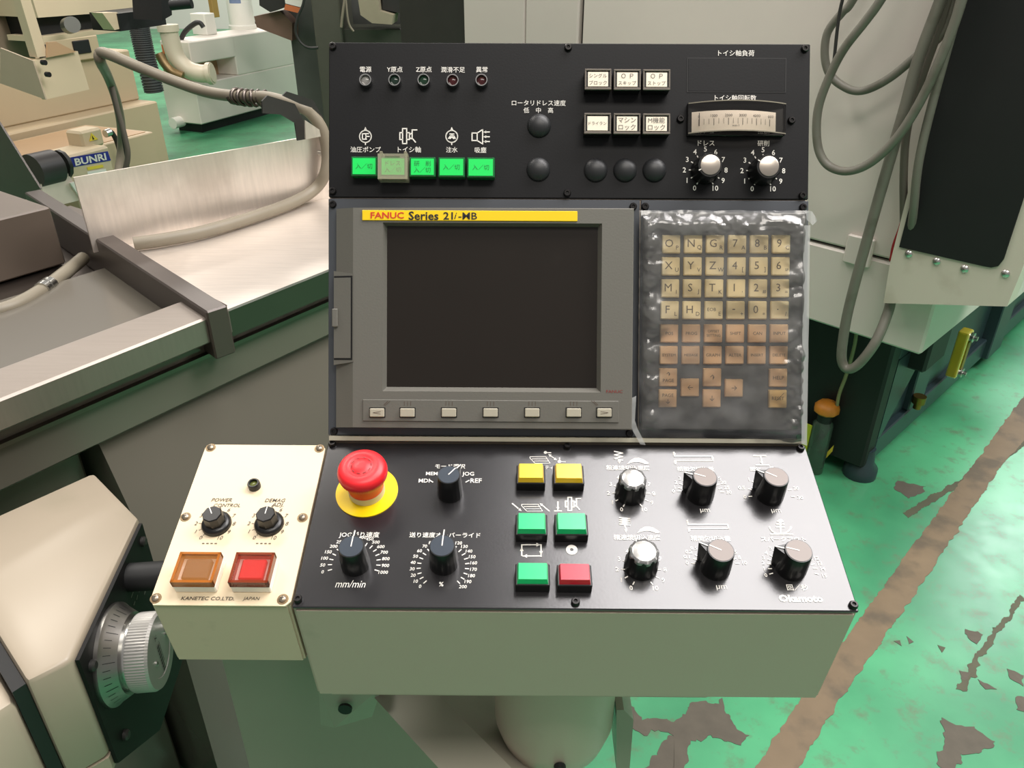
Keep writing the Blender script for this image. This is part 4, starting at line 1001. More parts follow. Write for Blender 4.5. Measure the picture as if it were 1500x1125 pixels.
mx_ = nt.nodes.new('ShaderNodeMixShader'); nt.links.new(fr.outputs[0], mx_.inputs[0]); nt.links.new(t_.outputs[0], mx_.inputs[1]); nt.links.new(g_n.outputs[0], mx_.inputs[2])
nt.links.new(mx_.outputs[0], [n for n in nt.nodes if n.type == 'OUTPUT_MATERIAL'][0].inputs[0])
bm = nb(); L0 = []; L1 = []; B0 = []; B1 = []
for i in range(nseg+1):
    t = i/nseg; x = x0+(x1-x0)*t; z = 0.008+bow(t, 0.010)
    B0.append(bm.verts.new((x, y0, 0.003))); L0.append(bm.verts.new((x, y0+0.0005, z))); L1.append(bm.verts.new((x, y1-0.0005, z))); B1.append(bm.verts.new((x, y1, 0.003)))
for i in range(nseg):
    bm.faces.new((B0[i], B0[i+1], L0[i+1], L0[i])); bm.faces.new((L0[i], L0[i+1], L1[i+1], L1[i])); bm.faces.new((L1[i], L1[i+1], B1[i+1], B1[i]))
bm.faces.new((B0[0], L0[0], L1[0], B1[0])); bm.faces.new((B0[-1], B1[-1], L1[-1], L0[-1]))
obj('cover', bm, ACRY, mt_, 30, label='clear bowed cover')
for yy in (y0+0.0006, y1-0.0014):
    bm = nb()
    for i in range(nseg):
        ta, tb = i/nseg, (i+1)/nseg; xa, xb = x0+(x1-x0)*ta, x0+(x1-x0)*tb; za, zb_ = 0.0082+bow(ta, 0.010), 0.0082+bow(tb, 0.010)
        bm.faces.new([bm.verts.new(v) for v in ((xa, yy, za), (xb, yy, zb_), (xb, yy+0.0010, zb_), (xa, yy+0.0010, za))])
    obj('cover_edge', bm, mat('worn_clear_edge', (130, 124, 110), 0.2, var=0.3, scale=80), mt_)
# two dress / grind speed knobs
SP.cap('ドレス', 1034.4, 209.7, wpx=24.5, m=PRINT); SP.cap('研削', 1118.2, 210, wpx=17, m=PRINT)
def silver_knob(pan, px, py, h, r, deg, capm, rim=None):
    q = pan.L(px, py, h); q.z = 0
    bm = nb(); lathe(bm, [(r*1.06, 0), (r*1.06, h*0.25), (r*0.98, h*0.35), (r*0.93, h-0.002), (r*0.86, h)], 48, flute=0.025, nf=12, f0=1, f1=3); k = obj('knob', bm, KNB, pan.root, 40, q)
    bm = nb(); lathe(bm, [(r*0.72, h-0.001), (r*0.72, h+0.0006), (r*0.66, h+0.001)], 40); obj('cap', bm, capm, k, 40, label='silver cap')
    bm = nb(); t = R_(deg); d = Vector((math.cos(t), math.sin(t)))
    strokes(bm, [[d*r*0.74, d*r*0.9]], 0.0009, h+0.0004); obj('pointer_line', bm, PRINT, k)
    if rim:
        bm = nb(); lathe(bm, [(r*0.94, h-0.003), (r*0.9, h-0.0004), (r*0.74, h+0.0008), (r*0.70, h+0.0003)], 48, flute=0.03, nf=9, f0=0, f1=1, caps=False); obj('rim', bm, rim, k, 50)
    return k
N10 = [str(i) for i in range(11)]
dial(SP, 1033, 249, 30.5, N10, 240, -60, 10.5, (20, 23.5), shear=0.0)
dial(SP, 1117.4, 250, 30.5, N10, 240, -60, 10.5, (20, 23.5), shear=0.0)
silver_knob(SP, 1040.5, 241.6, 0.021, 0.0128, 205, ALC); silver_knob(SP, 1126.3, 243.6, 0.021, 0.0128, 150, ALC)

# ------------------------------------------------------------------ display unit
uD0, uD1 = PU.uv(481, 470)[0], PU.uv(935.5, 470)[0]
DU = Panel('display_unit', PU, (uD0+uD1)/2, 0.006, 'grey display unit with dark screen, yellow name strip and soft keys', 'display')
hw = (uD1-uD0)/2
bm = nb(); box(bm, -hw, hw, 0.0, UP_MID-0.006, -0.003, 0.0, 0.0006); obj('mounting_plate', bm, PLATE, DU.root)
for px, py in ((487.7, 299.5), (927.3, 302.8), (489.6, 631.4), (921.7, 634.7)): screw(DU, px, py)
HB = 0.014
bx0, bx1, by0, by1 = DU.rect(491, 926, 305.5, 628, HB*0.6)
ox0, ox1, oy0, oy1 = DU.rect(560.5, 881, 326.6, 574, HB)
ix0, ix1, iy0, iy1 = DU.rect(567, 874.5, 332, 567.5, HB-0.007)
xl = DU.L(517, 460, HB).x
bm = nb()
def ring(pts): return [bm.verts.new(p) for p in pts]
o0 = ring([(bx0, by0, 0), (bx1, by0, 0), (bx1, by1, 0), (bx0, by1, 0)])
o1 = ring([(bx0, by0, 0.004), (bx1, by0, HB-0.001), (bx1, by1, HB-0.001), (bx0, by1, 0.004)])
o2 = ring([(xl, by0+0.001, HB), (bx1-0.001, by0+0.001, HB), (bx1-0.001, by1-0.001, HB), (xl, by1-0.001, HB)])
o3 = ring([(ox0, oy0, HB), (ox1, oy0, HB), (ox1, oy1, HB), (ox0, oy1, HB)])
o4 = ring([(ix0, iy0, HB-0.007), (ix1, iy0, HB-0.007), (ix1, iy1, HB-0.007), (ix0, iy1, HB-0.007)])
for P, Q in ((o0, o1), (o1, o2), (o2, o3), (o3, o4)):
    for i in range(4): bm.faces.new((P[i], P[(i+1) % 4], Q[(i+1) % 4], Q[i]))
bezel = obj('bezel', bm, BEZ, DU.root)
SCRN = mat('dark_screen_glass', (34, 29, 25), 0.3, spec=0.3, var=0.15, scale=8, dirt=((58, 54, 48), 6, 0.58, 0.35))
bm = nb(); box(bm, ix0-0.001, ix1+0.001, iy0-0.001, iy1+0.001, HB-0.010, HB-0.0068); obj('screen', bm, SCRN, DU.root)
x0, x1, y0, y1 = DU.rect(530.8, 845.7, 308.9, 323.8, HB)
bm = nb(); box(bm, x0, x1, y0, y1, HB-0.0005, HB+0.0012, 0.0004); ns = obj('name_strip', bm, mat('yellow_strip', (246, 206, 16), 0.35, var=0.02), DU.root)
def px_text(s, xa, xb, y, m, bold, nm='lettering', ys=1.0, shear=0.0):
    q = DU.L((xa+xb)/2, y, HB+0.0015); bm = nb(); text(bm, s, q.x, q.y, HB+0.0015, width=DU.L(xb, y, HB).x-DU.L(xa, y, HB).x, bold=bold, ys=ys, shear=shear); return obj(nm, bm, m, ns)
px_text('FANUC', 542.8, 591.5, 315.4, mat('red_ink', (206, 52, 24), 0.5, var=0.02), 0.022, ys=0.84)
px_text('Series', 598.5, 642.3, 316, INK, 0.02, ys=0.92)
px_text('21', 649.5, 663.5, 316.1, INK, 0.02, ys=0.86); px_text('i', 665.3, 669.3, 316.2, INK, 0.004, shear=0.3); px_text('-MB', 671.5, 698.8, 316.3, INK, 0.01, ys=0.86)
q = DU.L(900, 573.5, HB); bm = nb(); text(bm, 'FANUC', q.x, q.y, HB+0.0003, width=0.0155, bold=0.01, ys=0.8); obj('maker_mark', bm, mat('faded_red_ink', (130, 50, 46), 0.5), DU.root)
# soft key strip
x0, x1, y0, y1 = DU.rect(531.5, 906.5, 586.2, 618, HB)
bm = nb(); box(bm, x0, x1, y0, y1, HB-0.001, HB+0.0012, 0.0005); sk = obj('soft_key_strip', bm, BEZ, DU.root)
k0 = None
KEYG = mat('grey_ivory_key', (176, 170, 152), 0.5, var=0.05)
for i, px in enumerate((552.8, 597, 657.8, 718.6, 779.5, 840.3, 884.9)):
    q = DU.L(px, 604.3, HB+0.0012); mw = 0.0068; mh = 0.0040
    if k0 is None:
        bm = nb(); box(bm, -mw-0.0008, mw+0.0008, -mh-0.0008, mh+0.0008, 0.0, 0.0003); w0 = obj('key_well', bm, HOLE, DU.root, None, q)
        bm = nb(); box(bm, -mw, mw, -mh, mh, 0, 0.0028, 0.0006); k0 = obj('soft_key', bm, KEYG, w0)
    else:
        ww = again(w0, DU.root, q); again(k0, ww, (0, 0, 0))
    bm = nb()
    if 0 < i < 6: strokes(bm, [[(q.x+d, q.y+0.0065), (q.x+d, q.y+0.0105)] for d in (-0.003, 0, 0.003)], 0.0004, HB+0.0016)
    else:
        s = 1 if i == 6 else -1
        strokes(bm, [[(q.x-0.0035*s, q.y+0.0012), (q.x+0.0035*s, q.y)], [(q.x-0.0035*s, q.y-0.0012), (q.x+0.0035*s, q.y)]], 0.0004, HB+0.0044)
        strokes(bm, [[(q.x-s*0.012, q.y+0.011), (q.x-s*0.007, q.y+0.0065)], [(q.x-s*0.010, q.y+0.011), (q.x-s*0.006, q.y+0.0072)]], 0.0004, HB+0.0016)
    obj('key_mark', bm, mat('brown_ink', (84, 66, 54), 0.6), DU.root)
# memory card door at the left edge
x0, x1, y0, y1 = DU.rect(487, 518, 401, 530, HB)
bm = nb(); xa = bx0-0.001
hull(bm, [(xa, y0-0.003, 0), (x1, y0, 0), (x1, y1, 0), (xa, y1+0.003, 0)], [(xa, y0-0.003, 0.010), (x1, y0, HB+0.0008), (x1, y1, HB+0.0008), (xa, y1+0.003, 0.010)]); cs = obj('card_slot', bm, BEZ, DU.root)
def zc_(x): return 0.010+(HB+0.0008-0.010)*(x-xa)/(x1-xa)
def slope_poly(pts, off, m, name, par):
    bm = nb(); hull(bm, [(x, y, zc_(x)-0.0005) for x, y in pts], [(x, y, zc_(x)+off) for x, y in pts]); return obj(name, bm, m, par)
e = 0.0018
slope_poly([(xa+0.0003, y0+e), (x1-e*0.6, y0+e), (x1-e*0.6, y1-e), (xa+0.0003, y1-e)], 0.0002, HOLE, 'door_gap', cs)
slope_poly([(xa+0.0003, y0+2*e), (x1-1.5*e, y0+2*e), (x1-1.5*e, y1-2*e), (xa+0.0003, y1-2*e)], 0.0007, BEZ, 'door', cs)
ym = (y0+y1)/2; bm = nb(); box(bm, xa-0.0008, xa+0.0045, ym-0.0085, ym+0.0085, 0.009, 0.0145, 0.0006); obj('door_tab', bm, BEZ, cs)

# ------------------------------------------------------------------ keypad unit
uK0, uK1 = PU.uv(937.5, 470)[0], PU.uv(1182, 470)[0]
KU = Panel('keypad_unit', PU, (uK0+uK1)/2, 0.004, 'grey keypad with rows of ivory letter and tan function keys under plastic film', 'keypad')
hw = (uK1-uK0)/2
bm = nb(); box(bm, -hw, hw, 0.0, UP_MID-0.004, -0.003, 0.0, 0.0006); obj('mounting_plate', bm, PLATE, KU.root)
for px, py in ((944.8, 302.8), (1175.8, 303.9), (1172, 640)): screw(KU, px, py)
x0, x1, y0, y1 = KU.rect(941.5, 1180, 311, 630, 0.006)
KFACE = mat('keypad_grey', (92, 92, 88), 0.45, var=0.05)
bm = nb(); box(bm, x0, x1, y0, y1, 0.0, 0.006, 0.001); obj('key_field', bm, KFACE, KU.root)
IV = mat('ivory_key', (250, 232, 184), 0.45, var=0.04); TAN = mat('tan_key', (232, 194, 148), 0.45, var=0.04); IVB = mat('yellow_ivory_key', (242, 206, 140), 0.45, var=0.04)
KINK = mat('key_legend_ink', (110, 96, 76), 0.6, var=0.02)
KB = 0.006; KT = 0.0092; kw = 0.0089
kmesh = {}
def key(cx, cy_, m, legends):
    q = KU.L(cx, cy_, KT); q.z = KB
    if m.name not in kmesh:
        bm = nb(); hull(bm, [(-kw, -kw, 0), (kw, -kw, 0), (kw, kw, 0), (-kw, kw, 0)], [(-kw+.0006, -kw+.0006, KT-KB), (kw-.0006, -kw+.0006, KT-KB), (kw-.0006, kw-.0006, KT-KB), (-kw+.0006, kw-.0006, KT-KB)])
        bmesh.ops.bevel(bm, geom=bm.edges[:], offset=0.0006, segments=1, affect='EDGES'); kmesh[m.name] = k = obj('key', bm, m, KU.root, None, q)
    else: k = again(kmesh[m.name], KU.root, q)
    bm = nb()
    for s, x, y, sz in legends: text(bm, s, x, y, KT-KB+0.0002, size=sz, bold=0.0)
    obj('legend', bm, KINK, k)
rows_y = [357.2, 389.7, 422.1, 454.2, 488.3, 520.1, 552.7, 583.6]
colx = lambda r: [983.6-0.74*r+i*32.25 for i in range(6)]
L4 = [['OP', 'NQ', 'GR', '7A', '8B', '9C'], ['XU', 'YV', 'ZW', '4[', '5]', ('6', 'SP')], ['MI', 'SJ', 'TK', '1,', '2#', '3='], ['FL', 'HD', ('EOB', 'E'), '-+', '0*', './']]
for r in range(4):
    for c in range(6):
        t = L4[r][c]; big, sm_ = t[0], t[1]
        key(colx(r)[c], rows_y[r], IV, [(big, -0.0022, 0.0006, 0.0105 if len(big) == 1 else 0.0045), (sm_, 0.0055, -0.0035, 0.0055 if len(sm_) == 1 else 0.0034)])
L2 = [['POS', 'PROG', ('OFFSET', 'SETTING'), 'SHIFT', 'CAN', 'INPUT'], ['SYSTEM', 'MESSAGE', 'GRAPH', 'ALTER', 'INSERT', 'DELETE']]
for r in range(2):
    for c in range(6):
        t = L2[r][c]
        lg = [(t, 0, 0, min(0.0042, 0.0225/len(t)))] if isinstance(t, str) else [(t[0], 0, 0.002, 0.0034), (t[1], 0, -0.002, 0.0034)]
        key(colx(r+4)[c], rows_y[r+4], TAN, lg)
cx7, cx8 = colx(6), colx(7)
key(cx7[0], rows_y[6], TAN, [('↑', 0, 0.003, 0.006), ('PAGE', 0, -0.003, 0.0045)]); key(cx8[0], rows_y[7], TAN, [('PAGE', 0, 0.003, 0.0045), ('↓', 0, -0.003, 0.006)])
key(cx7[2], rows_y[6], TAN, [('↑', 0, 0, 0.007)]); key(cx8[2], rows_y[7], TAN, [('↓', 0, 0, 0.007)])
key((cx7[1]+cx8[1])/2, 567.6, TAN, [('←', 0, 0, 0.007)]); key((cx7[3]+cx8[3])/2, 568.4, TAN, [('→', 0, 0, 0.007)])
key(cx7[5], rows_y[6]+0.6, TAN, [('HELP', 0, 0, 0.0048)]); key(cx8[5], rows_y[7]+0.8, IVB, [('RESET', 0, 0.0005, 0.0045), ('／', 0.002, 0.002, 0.008)])

# crinkled plastic film over the keypad
FILM = bpy.data.materials.new('crinkled_clear_film'); FILM.use_nodes = True; nt = FILM.node_tree
for nn in list(nt.nodes):
    if nn.type != 'OUTPUT_MATERIAL': nt.nodes.remove(nn)
outn = [n for n in nt.nodes if n.type == 'OUTPUT_MATERIAL'][0]
t_ = nt.nodes.new('ShaderNodeBsdfTransparent'); t_.inputs[0].default_value = (0.97, 0.97, 0.97, 1)
g_n = nt.nodes.new('ShaderNodeBsdfGlossy'); g_n.inputs['Roughness'].default_value = 0.2; g_n.inputs[0].default_value = (1, 1, 1, 1)
dfn = nt.nodes.new('ShaderNodeBsdfDiffuse'); dfn.inputs[0].default_value = (0.8, 0.8, 0.8, 1)
fr = nt.nodes.new('ShaderNodeFresnel'); fr.inputs[0].default_value = 1.5
ad = nt.nodes.new('ShaderNodeMath'); ad.operation = 'MULTIPLY_ADD'; ad.inputs[1].default_value = 1.5; ad.inputs[2].default_value = 0.0
nt.links.new(fr.outputs[0], ad.inputs[0])
m1 = nt.nodes.new('ShaderNodeMixShader'); m2 = nt.nodes.new('ShaderNodeMixShader')
tcn = nt.nodes.new('ShaderNodeTexCoord'); nz = nt.nodes.new('ShaderNodeTexNoise'); nz.inputs['Scale'].default_value = 30; nz.inputs['Detail'].default_value = 4
nt.links.new(tcn.outputs['Object'], nz.inputs['Vector'])
mr_ = nt.nodes.new('ShaderNodeMapRange'); mr_.inputs[1].default_value = 0.4; mr_.inputs[2].default_value = 0.75; mr_.inputs[3].default_value = 0.02; mr_.inputs[4].default_value = 0.10
nt.links.new(nz.outputs['Fac'], mr_.inputs[0]); nt.links.new(mr_.outputs[0], m1.inputs[0])
nt.links.new(t_.outputs[0], m1.inputs[1]); nt.links.new(dfn.outputs[0], m1.inputs[2])
nt.links.new(ad.outputs[0], m2.inputs[0]); nt.links.new(m1.outputs[0], m2.inputs[1]); nt.links.new(g_n.outputs[0], m2.inputs[2])
nt.links.new(m2.outputs[0], outn.inputs[0])
FM = Panel('plastic_film', PU, (uK0+uK1)/2, 0.004, 'crinkled clear plastic film taped over the keypad', 'plastic film')
NX, NY = 84, 118
e00, e10, e01, e11 = FM.L(936, 308.5, 0.006), FM.L(1187, 308.5, 0.008), FM.L(934, 644, 0.006), FM.L(1182, 652, 0.008)
bm = nb(); gv = []
for j in range(NY+1):
    row = []
    for i in range(NX+1):
        s, t = i/NX, j/NY
        p = e00.lerp(e10, s).lerp(e01.lerp(e11, s), t)
        edge = min(s, 1-s, 0.8*t, 0.8*(1-t)); ed = min(1, edge/0.05)
        q = Vector((p.x*55, p.y*55, 0)); q2 = Vector((p.x*160+p.y*60, p.y*190-p.x*50, 3))
        sd = min(1, max(0, (0.2-min(s, 1-s, t*1.1))/0.12))
        wr = (noise.noise(q)+0.5)*0.0022+abs(noise.noise(q*1.7+Vector((5, 1, 0))))*0.0024*sd+abs(noise.noise(q2*0.7))*0.0004
        side = 0.55+0.75*sd
        z = 0.0064+0.0036*ed+wr*side*(0.4+0.6*ed)
        if t > 0.955: z -= (t-0.955)/0.045*0.003
        row.append(bm.verts.new((p.x+noise.noise(q*1.3)*0.0006, p.y+noise.noise(q*1.1+Vector((2, 2, 2)))*0.0008, z)))
    gv.append(row)
for j in range(NY):
    for i in range(NX): bm.faces.new((gv[j+1][i], gv[j+1][i+1], gv[j][i+1], gv[j][i]))
obj('sheet', bm, FILM, FM.root, 14)
TAPE = mat('milky_film_edge', (190, 192, 190), 0.3, alpha=0.5, var=0.1)
def film_strip(name, pts, z0, amp=0.001):
    bm = nb(); V = []
    for k in range(len(pts)-1):
        for t in range(6):
            pa_, pb_ = [Vector(v) for v in pts[k]], [Vector(v) for v in pts[k+1]]
            V.append((pa_[0].lerp(pb_[0], t/6), pa_[1].lerp(pb_[1], t/6)))
    V.append(tuple(Vector(v) for v in pts[-1])); prev = None
    for p, q in V:
        A_ = FM.L(p.x, p.y, z0); A_.z += noise.noise(A_*300)*amp; B_ = FM.L(q.x, q.y, z0); B_.z += noise.noise(B_*280)*amp
        cur = (bm.verts.new(A_), bm.verts.new(B_))
        if prev: bm.faces.new((prev[0], prev[1], cur[1], cur[0]))
        prev = cur
    obj(name, bm, TAPE, FM.root, 60)
film_strip('folded_edge', [((921, 585), (932, 580)), ((922, 618), (930, 616)), ((928, 633), (934, 628)), ((938, 651), (946, 652))], 0.012)
film_strip('torn_corner', [((1180, 308), (1182, 322)), ((1190, 310), (1190, 330)), ((1195, 318), (1197, 324))], 0.010)
film_strip('folded_edge', [((1177, 330), (1187, 330)), ((1176, 450), (1185, 450)), ((1174, 560), (1183.5, 560)), ((1174, 650), (1182, 653))], 0.011)
# ------------------------------------------------------------------ sloping operator panel
OP = Panel('operator_panel', PL, 0.0, -LOW_L, 'glossy black sloping operator panel with emergency stop, knobs and coloured buttons', 'control panel')
bm = nb(); box(bm, -HALF, HALF, 0.0, LOW_L-0.0015, -0.003, 0.0, 0.0009); obj('plate', bm, OPB, OP.root)
for px, py in ((487, 651.5), (831, 655), (1172.5, 657.5), (437, 879), (843, 883), (1249.5, 887.5)): screw(OP, px, py, 0.0037, 0.0036)

# emergency stop
q = OP.L(537.7, 720.5)
bm = nb(); lathe(bm, [(0.0282, 0), (0.0282, 0.0012)], 56); es = obj('emergency_stop', bm, mat('yellow_disc', (248, 214, 10), 0.35, var=0.03), OP.root, 40, q, label='red mushroom emergency stop on a yellow disc')
bm = nb(); lathe(bm, [(0.0165, 0.001), (0.0165, 0.009)], 40); obj('collar', bm, mat('grey_white_collar', (206, 200, 176), 0.4), es, 40)
ERED = mat('emergency_red', (232, 36, 44), 0.38, var=0.05, scale=30)
bm = nb(); lathe(bm, [(0.0162, 0.009), (0.0168, 0.018), (0.0188, 0.0235), (0.0212, 0.0255), (0.0221, 0.030), (0.0216, 0.0335), (0.0205, 0.0358), (0.0185, 0.0375), (0.0155, 0.0383), (0.0118, 0.0386), (0.0110, 0.0381), (0.0092, 0.0381), (0.0086, 0.0386), (0.002, 0.0388)], 120, flute=0.012, nf=60, f0=3, f1=4); hd_ = obj('mushroom_head', bm, ERED, es, 50)
bm = nb(); strokes(bm, [[(0.0088*math.cos(R_(t)), 0.0088*math.sin(R_(t))), (0.0088*math.cos(R_(t+18)), 0.0088*math.sin(R_(t+18)))] for t in range(0, 360, 36)], 0.0007, 0.0390); obj('arrow_marks', bm, mat('dark_red_ink', (110, 10, 16), 0.5), es)

def pointer_knob(pan, px, py, h, r, deg, capm, wedge=0.0185, nm='pointer_knob'):
    q = pan.L(px, py, h); q.z = 0
    bm = nb(); lathe(bm, [(r*1.13, 0), (r*1.13, 0.002), (r*1.08, h*0.45), (r, h-0.0012), (r*0.96, h)], 60, flute=0.018, nf=20, f0=1, f1=2)
    t = R_(deg); d = Vector((math.cos(t), math.sin(t))); n = Vector((-d.y, d.x))
    if wedge:
        base = [n*r*0.98, d*wedge, -n*r*0.98]
        lo_ = [(v.x, v.y, 0.0005) for v in base]; lo_[1] = (d.x*wedge*0.86, d.y*wedge*0.86, 0.0005); hi_ = [(base[0].x, base[0].y, h-0.002), (d.x*wedge, d.y*wedge, h-0.002), (base[2].x, base[2].y, h-0.002)]
        hull(bm, lo_, hi_)
    k = obj(nm, bm, KNB, pan.root, 35, q)
    bm = nb(); lathe(bm, [(r*0.9, h-0.0005), (r*0.9, h+0.0004)], 44); obj('cap', bm, capm, k, 40)
    bm = nb(); strokes(bm, [[(0, 0), d*r*0.88]], 0.0009, h+0.0007)
    if wedge:
        w0 = d*r*0.95; w1_ = d*(wedge-0.0005); nn = n*0.0005
        bm.faces.new([bm.verts.new(v) for v in ((w0.x-nn.x, w0.y-nn.y, h-0.0010), (w1_.x-nn.x, w1_.y-nn.y, h-0.0014), (w1_.x+nn.x, w1_.y+nn.y, h-0.0014), (w0.x+nn.x, w0.y+nn.y, h-0.0010))])
    obj('pointer_line', bm, PRINT, k)
    return k
DCAP = mat('blue_grey_knob_cap', (58, 66, 76), 0.3, 0.3, var=0.15, scale=40)
SCAP = mat('grey_knob_cap', (124, 113, 107), 0.4, 0.0, var=0.06)
# mode selector
OP.cap('モード選択', 659.5, 683, wpx=44, m=PRINT)
OP.cap('MEM', 632.5, 693.6, wpx=17, m=PRINT, bold=0.012); OP.cap('MDI', 621.3, 704, wpx=16, m=PRINT, bold=0.012)
OP.cap('JOG', 685.7, 694.8, wpx=17.5, m=PRINT, bold=0.012); OP.cap('REF', 697.3, 704, wpx=16.5, m=PRINT, bold=0.012)
OP.icon([[(630, 704), (634, 706.5)], [(682.5, 706.5), (687, 704)]], 1.6, PRINT, name='scale_marks')
pointer_knob(OP, 657.3, 695.5, 0.027, 0.0103, 52, DCAP, 0.0165)
# jog feed
OP.cap('JOG送り速度', 526.3, 783.7, wpx=59, m=PRINT); OP.cap('mm/min', 513.6, 855.3, wpx=44, m=PRINT, bold=0.0, shear=0.2, ys=1.25)
dial(OP, 519, 826, 46, ['0', '50', '100', '150', '200', '250', '300', '350', '400', '450', '500', '600', '700', '800', '900', '1000'], 197, -17, 7.6, (33, 38), skip=(6, 7), bold=0.008, shear=0.1)
pointer_knob(OP, 514.3, 800.6, 0.027, 0.0108, 88, DCAP, 0.0172)
# feed override
OP.cap('送り速度オーバーライド', 651.7, 783.7, wpx=104, m=PRINT); OP.cap('%', 646.4, 855.6, spx=10, m=PRINT, bold=0.012)
dial(OP, 649, 829.5, 45, [str(i*10) for i in range(21)], 227, -47, 7.6, (33, 38), skip=(9, 10, 11), bold=0.008, shear=0.1)
pointer_knob(OP, 647.6, 799.4, 0.027, 0.0108, 88, DCAP, 0.0172)

# coloured push buttons
BB = [((757.7, 797.2, 679.5, 704), LENSY), ((812, 854, 679.5, 704.6), LENSY), ((756.4, 800.4, 751.5, 779.5), LENSGR), ((814, 859.8, 751.5, 779.8), LENSGR), ((756, 804, 824, 853.4), LENSGR), ((817.5, 865.8, 825.3, 854.2), LENSR)]
for i, (r_, lm) in enumerate(BB):
    h = 0.0135
    push_button(OP, (r_[0]-1, r_[1]+1.5, r_[2]-1, r_[3]+1.5), h, KNB, lm, lip=0.0012, lens_h=0.0025, frame_h=0.0105, shrink=0.0014, txt=())
OP.cap('ティ', 804.5, 685, wpx=12, m=PRINT)
def tbl(x, y, k=1.0):
    return [[(x-14*k, y-4*k), (x+8*k, y-4*k), (x+14*k, y+5*k), (x-7*k, y+5*k), (x-14*k, y-2*k), (x-14*k, y-4*k)], [(x-11*k, y-1*k), (x+10*k, y-1*k)], [(x-8*k, y+2*k), (x+12*k, y+2*k)]]
OP.icon(tbl(791, 673.6, 1.05), 0.8, PRINT)
OP.icon([[(799, 661.5), (799, 665)], [(800, 663.5), (807, 663.5)], [(819.5, 671), (819.5, 676)], [(820, 677), (828, 677)], [(804, 666.5), (814.5, 673.5)]], 1.4, PRINT, [circ(799, 663.2, 2.6, 2, n=10), circ(819.5, 676.5, 2.8, 2.2, n=10), arrow(808, 669, 803, 665.5, 3.5), arrow(811, 671.5, 816, 674.8, 3.5)])
OP.icon(tbl(779.5, 743.6, 1.1), 0.9, PRINT)
OP.icon([[(750.5, 738), (759, 745)], [(795, 741), (804.5, 749)]], 1.8, PRINT, [arrow(757, 743.5, 764, 749, 3.5), arrow(797, 742.5, 790.5, 737.5, 3.5)])
OP.icon([[(817.2, 735.5), (817.2, 745)], [(812.5, 748.8), (822.5, 748.8)]], 2.0, PRINT, [arrow(817.2, 741, 817.2, 748, 3.6)])
spindle_icon(OP, 839, 738.6, 0.88, w=1.9)
OP.icon([[(764.5, 798.3), (792, 798.3)], [(792.5, 798.3), (792.5, 815.5)], [(792.5, 814.8), (766, 814.8)], [(764.3, 814), (764.3, 798.3)]], 1.9, PRINT, [arrow(786, 798.3, 791.5, 798.3, 4.5), arrow(792.5, 806, 792.5, 813.5, 4.5), arrow(772, 814.8, 766.2, 814.8, 4.5), arrow(764.3, 806, 764.3, 801.5, 4.5)])
bm = nb(); c_ = OP.L(837.5, 805.6); k = OP.mpp(837.5, 805.6); ri, ro_ = 2.6*k, 8.4*k; n_ = 28
for i in range(n_):
    t0_, t1_ = 2*math.pi*i/n_, 2*math.pi*(i+1)/n_
    bm.faces.new([bm.verts.new((c_.x+r*math.cos(t), c_.y+r*math.sin(t), 0.0004)) for r, t in ((ri, t0_), (ro_, t0_), (ro_, t1_), (ri, t1_))])
obj('printed_symbol', bm, PRINT, OP.root)

# continuous feed knobs with bright caps
OP.cap('粗連続切込速度', 919.8, 685.2, wpx=63.5, m=PRINT, bold=0.012); OP.cap('精連続切込速度', 933.2, 787.2, wpx=68, m=PRINT, bold=0.012)
dial(OP, 924.5, 722.5, 33, N10, 240, -60, 9.6, (22.5, 27), shear=0.0); dial(OP, 939, 834, 35, N10, 240, -60, 10, (24, 28.5), shear=0.0)
SRIM = mat('satin_grey_rim', (150, 150, 150), 0.35, 0.7)
silver_knob(OP, 927.2, 700.5, 0.023, 0.0130, 110, ALB, SRIM); silver_knob(OP, 943.6, 807.5, 0.023, 0.0134, 120, ALB, SRIM)
def zig(x, y, h, w, n): return [(x+(w if i % 2 else -w), y+h*i/n) for i in range(n+1)]
OP.icon([zig(906, 661.5, 13, 6, 5), [(906.5, 674.5), (907, 678)]], 1.8, PRINT, [arrow(907, 675, 907, 680, 4)])
OP.icon([zig(915, 758.6, 11, 7.5, 7), [(915, 770), (917, 775)]], 1.9, PRINT, [arrow(916.5, 773, 917, 780.5, 4)])
def crescent(x, y, k=1.0):
    top = [(-16, 5), (-11, -1), (-5, -4.2), (1, -4.4), (7, -2.5), (13, 1), (16.5, 4)]; bot = [(11, 5), (6, 3), (1, 1.6), (-4, 1.5), (-10, 2.6)]
    return [(x+a_*k, y+b_*k) for a_, b_ in top+bot]
OP.icon([], 1, PRINT, [crescent(934.5, 675.5)]); OP.icon([], 1, PRINT, [crescent(950, 776.3, 1.05)])

# intermittent feed selectors
def spots(items, c, tick=(0.0, 0.0), spx=8.5, name='scale_numbers'):
    k = OP.mpp(*c); c3_ = OP.L(*c)
    if any(x > c[0] for _, x, _ in items) and any(x <= c[0] for _, x, _ in items):
        spots([i for i in items if i[1] > c[0]], c, tick, spx); spots([i for i in items if i[1] <= c[0]], c, tick, spx); return
    bm = nb(); bt = nb()
    for s, x, y in items:
        p = OP.L(x, y); text(bm, s, p.x, p.y, 0.0004, size=spx*k, bold=0.013)
        d = (c3_-p); d.z = 0; L_ = d.length; d.normalize()
        wtx = 0.0012+0.0012*len(s)
        strokes(bt, [[p+d*(wtx+0.0012), p+d*(wtx+0.0040)]], 1.7*k, 0.0004)
    obj('scale_numbers', bm, PRINT, OP.root); obj('scale_marks', bt, PRINT, OP.root)
def z8(l): return [(s, 960+x/4.019, 640+y/4.019) for s, x, y in l]
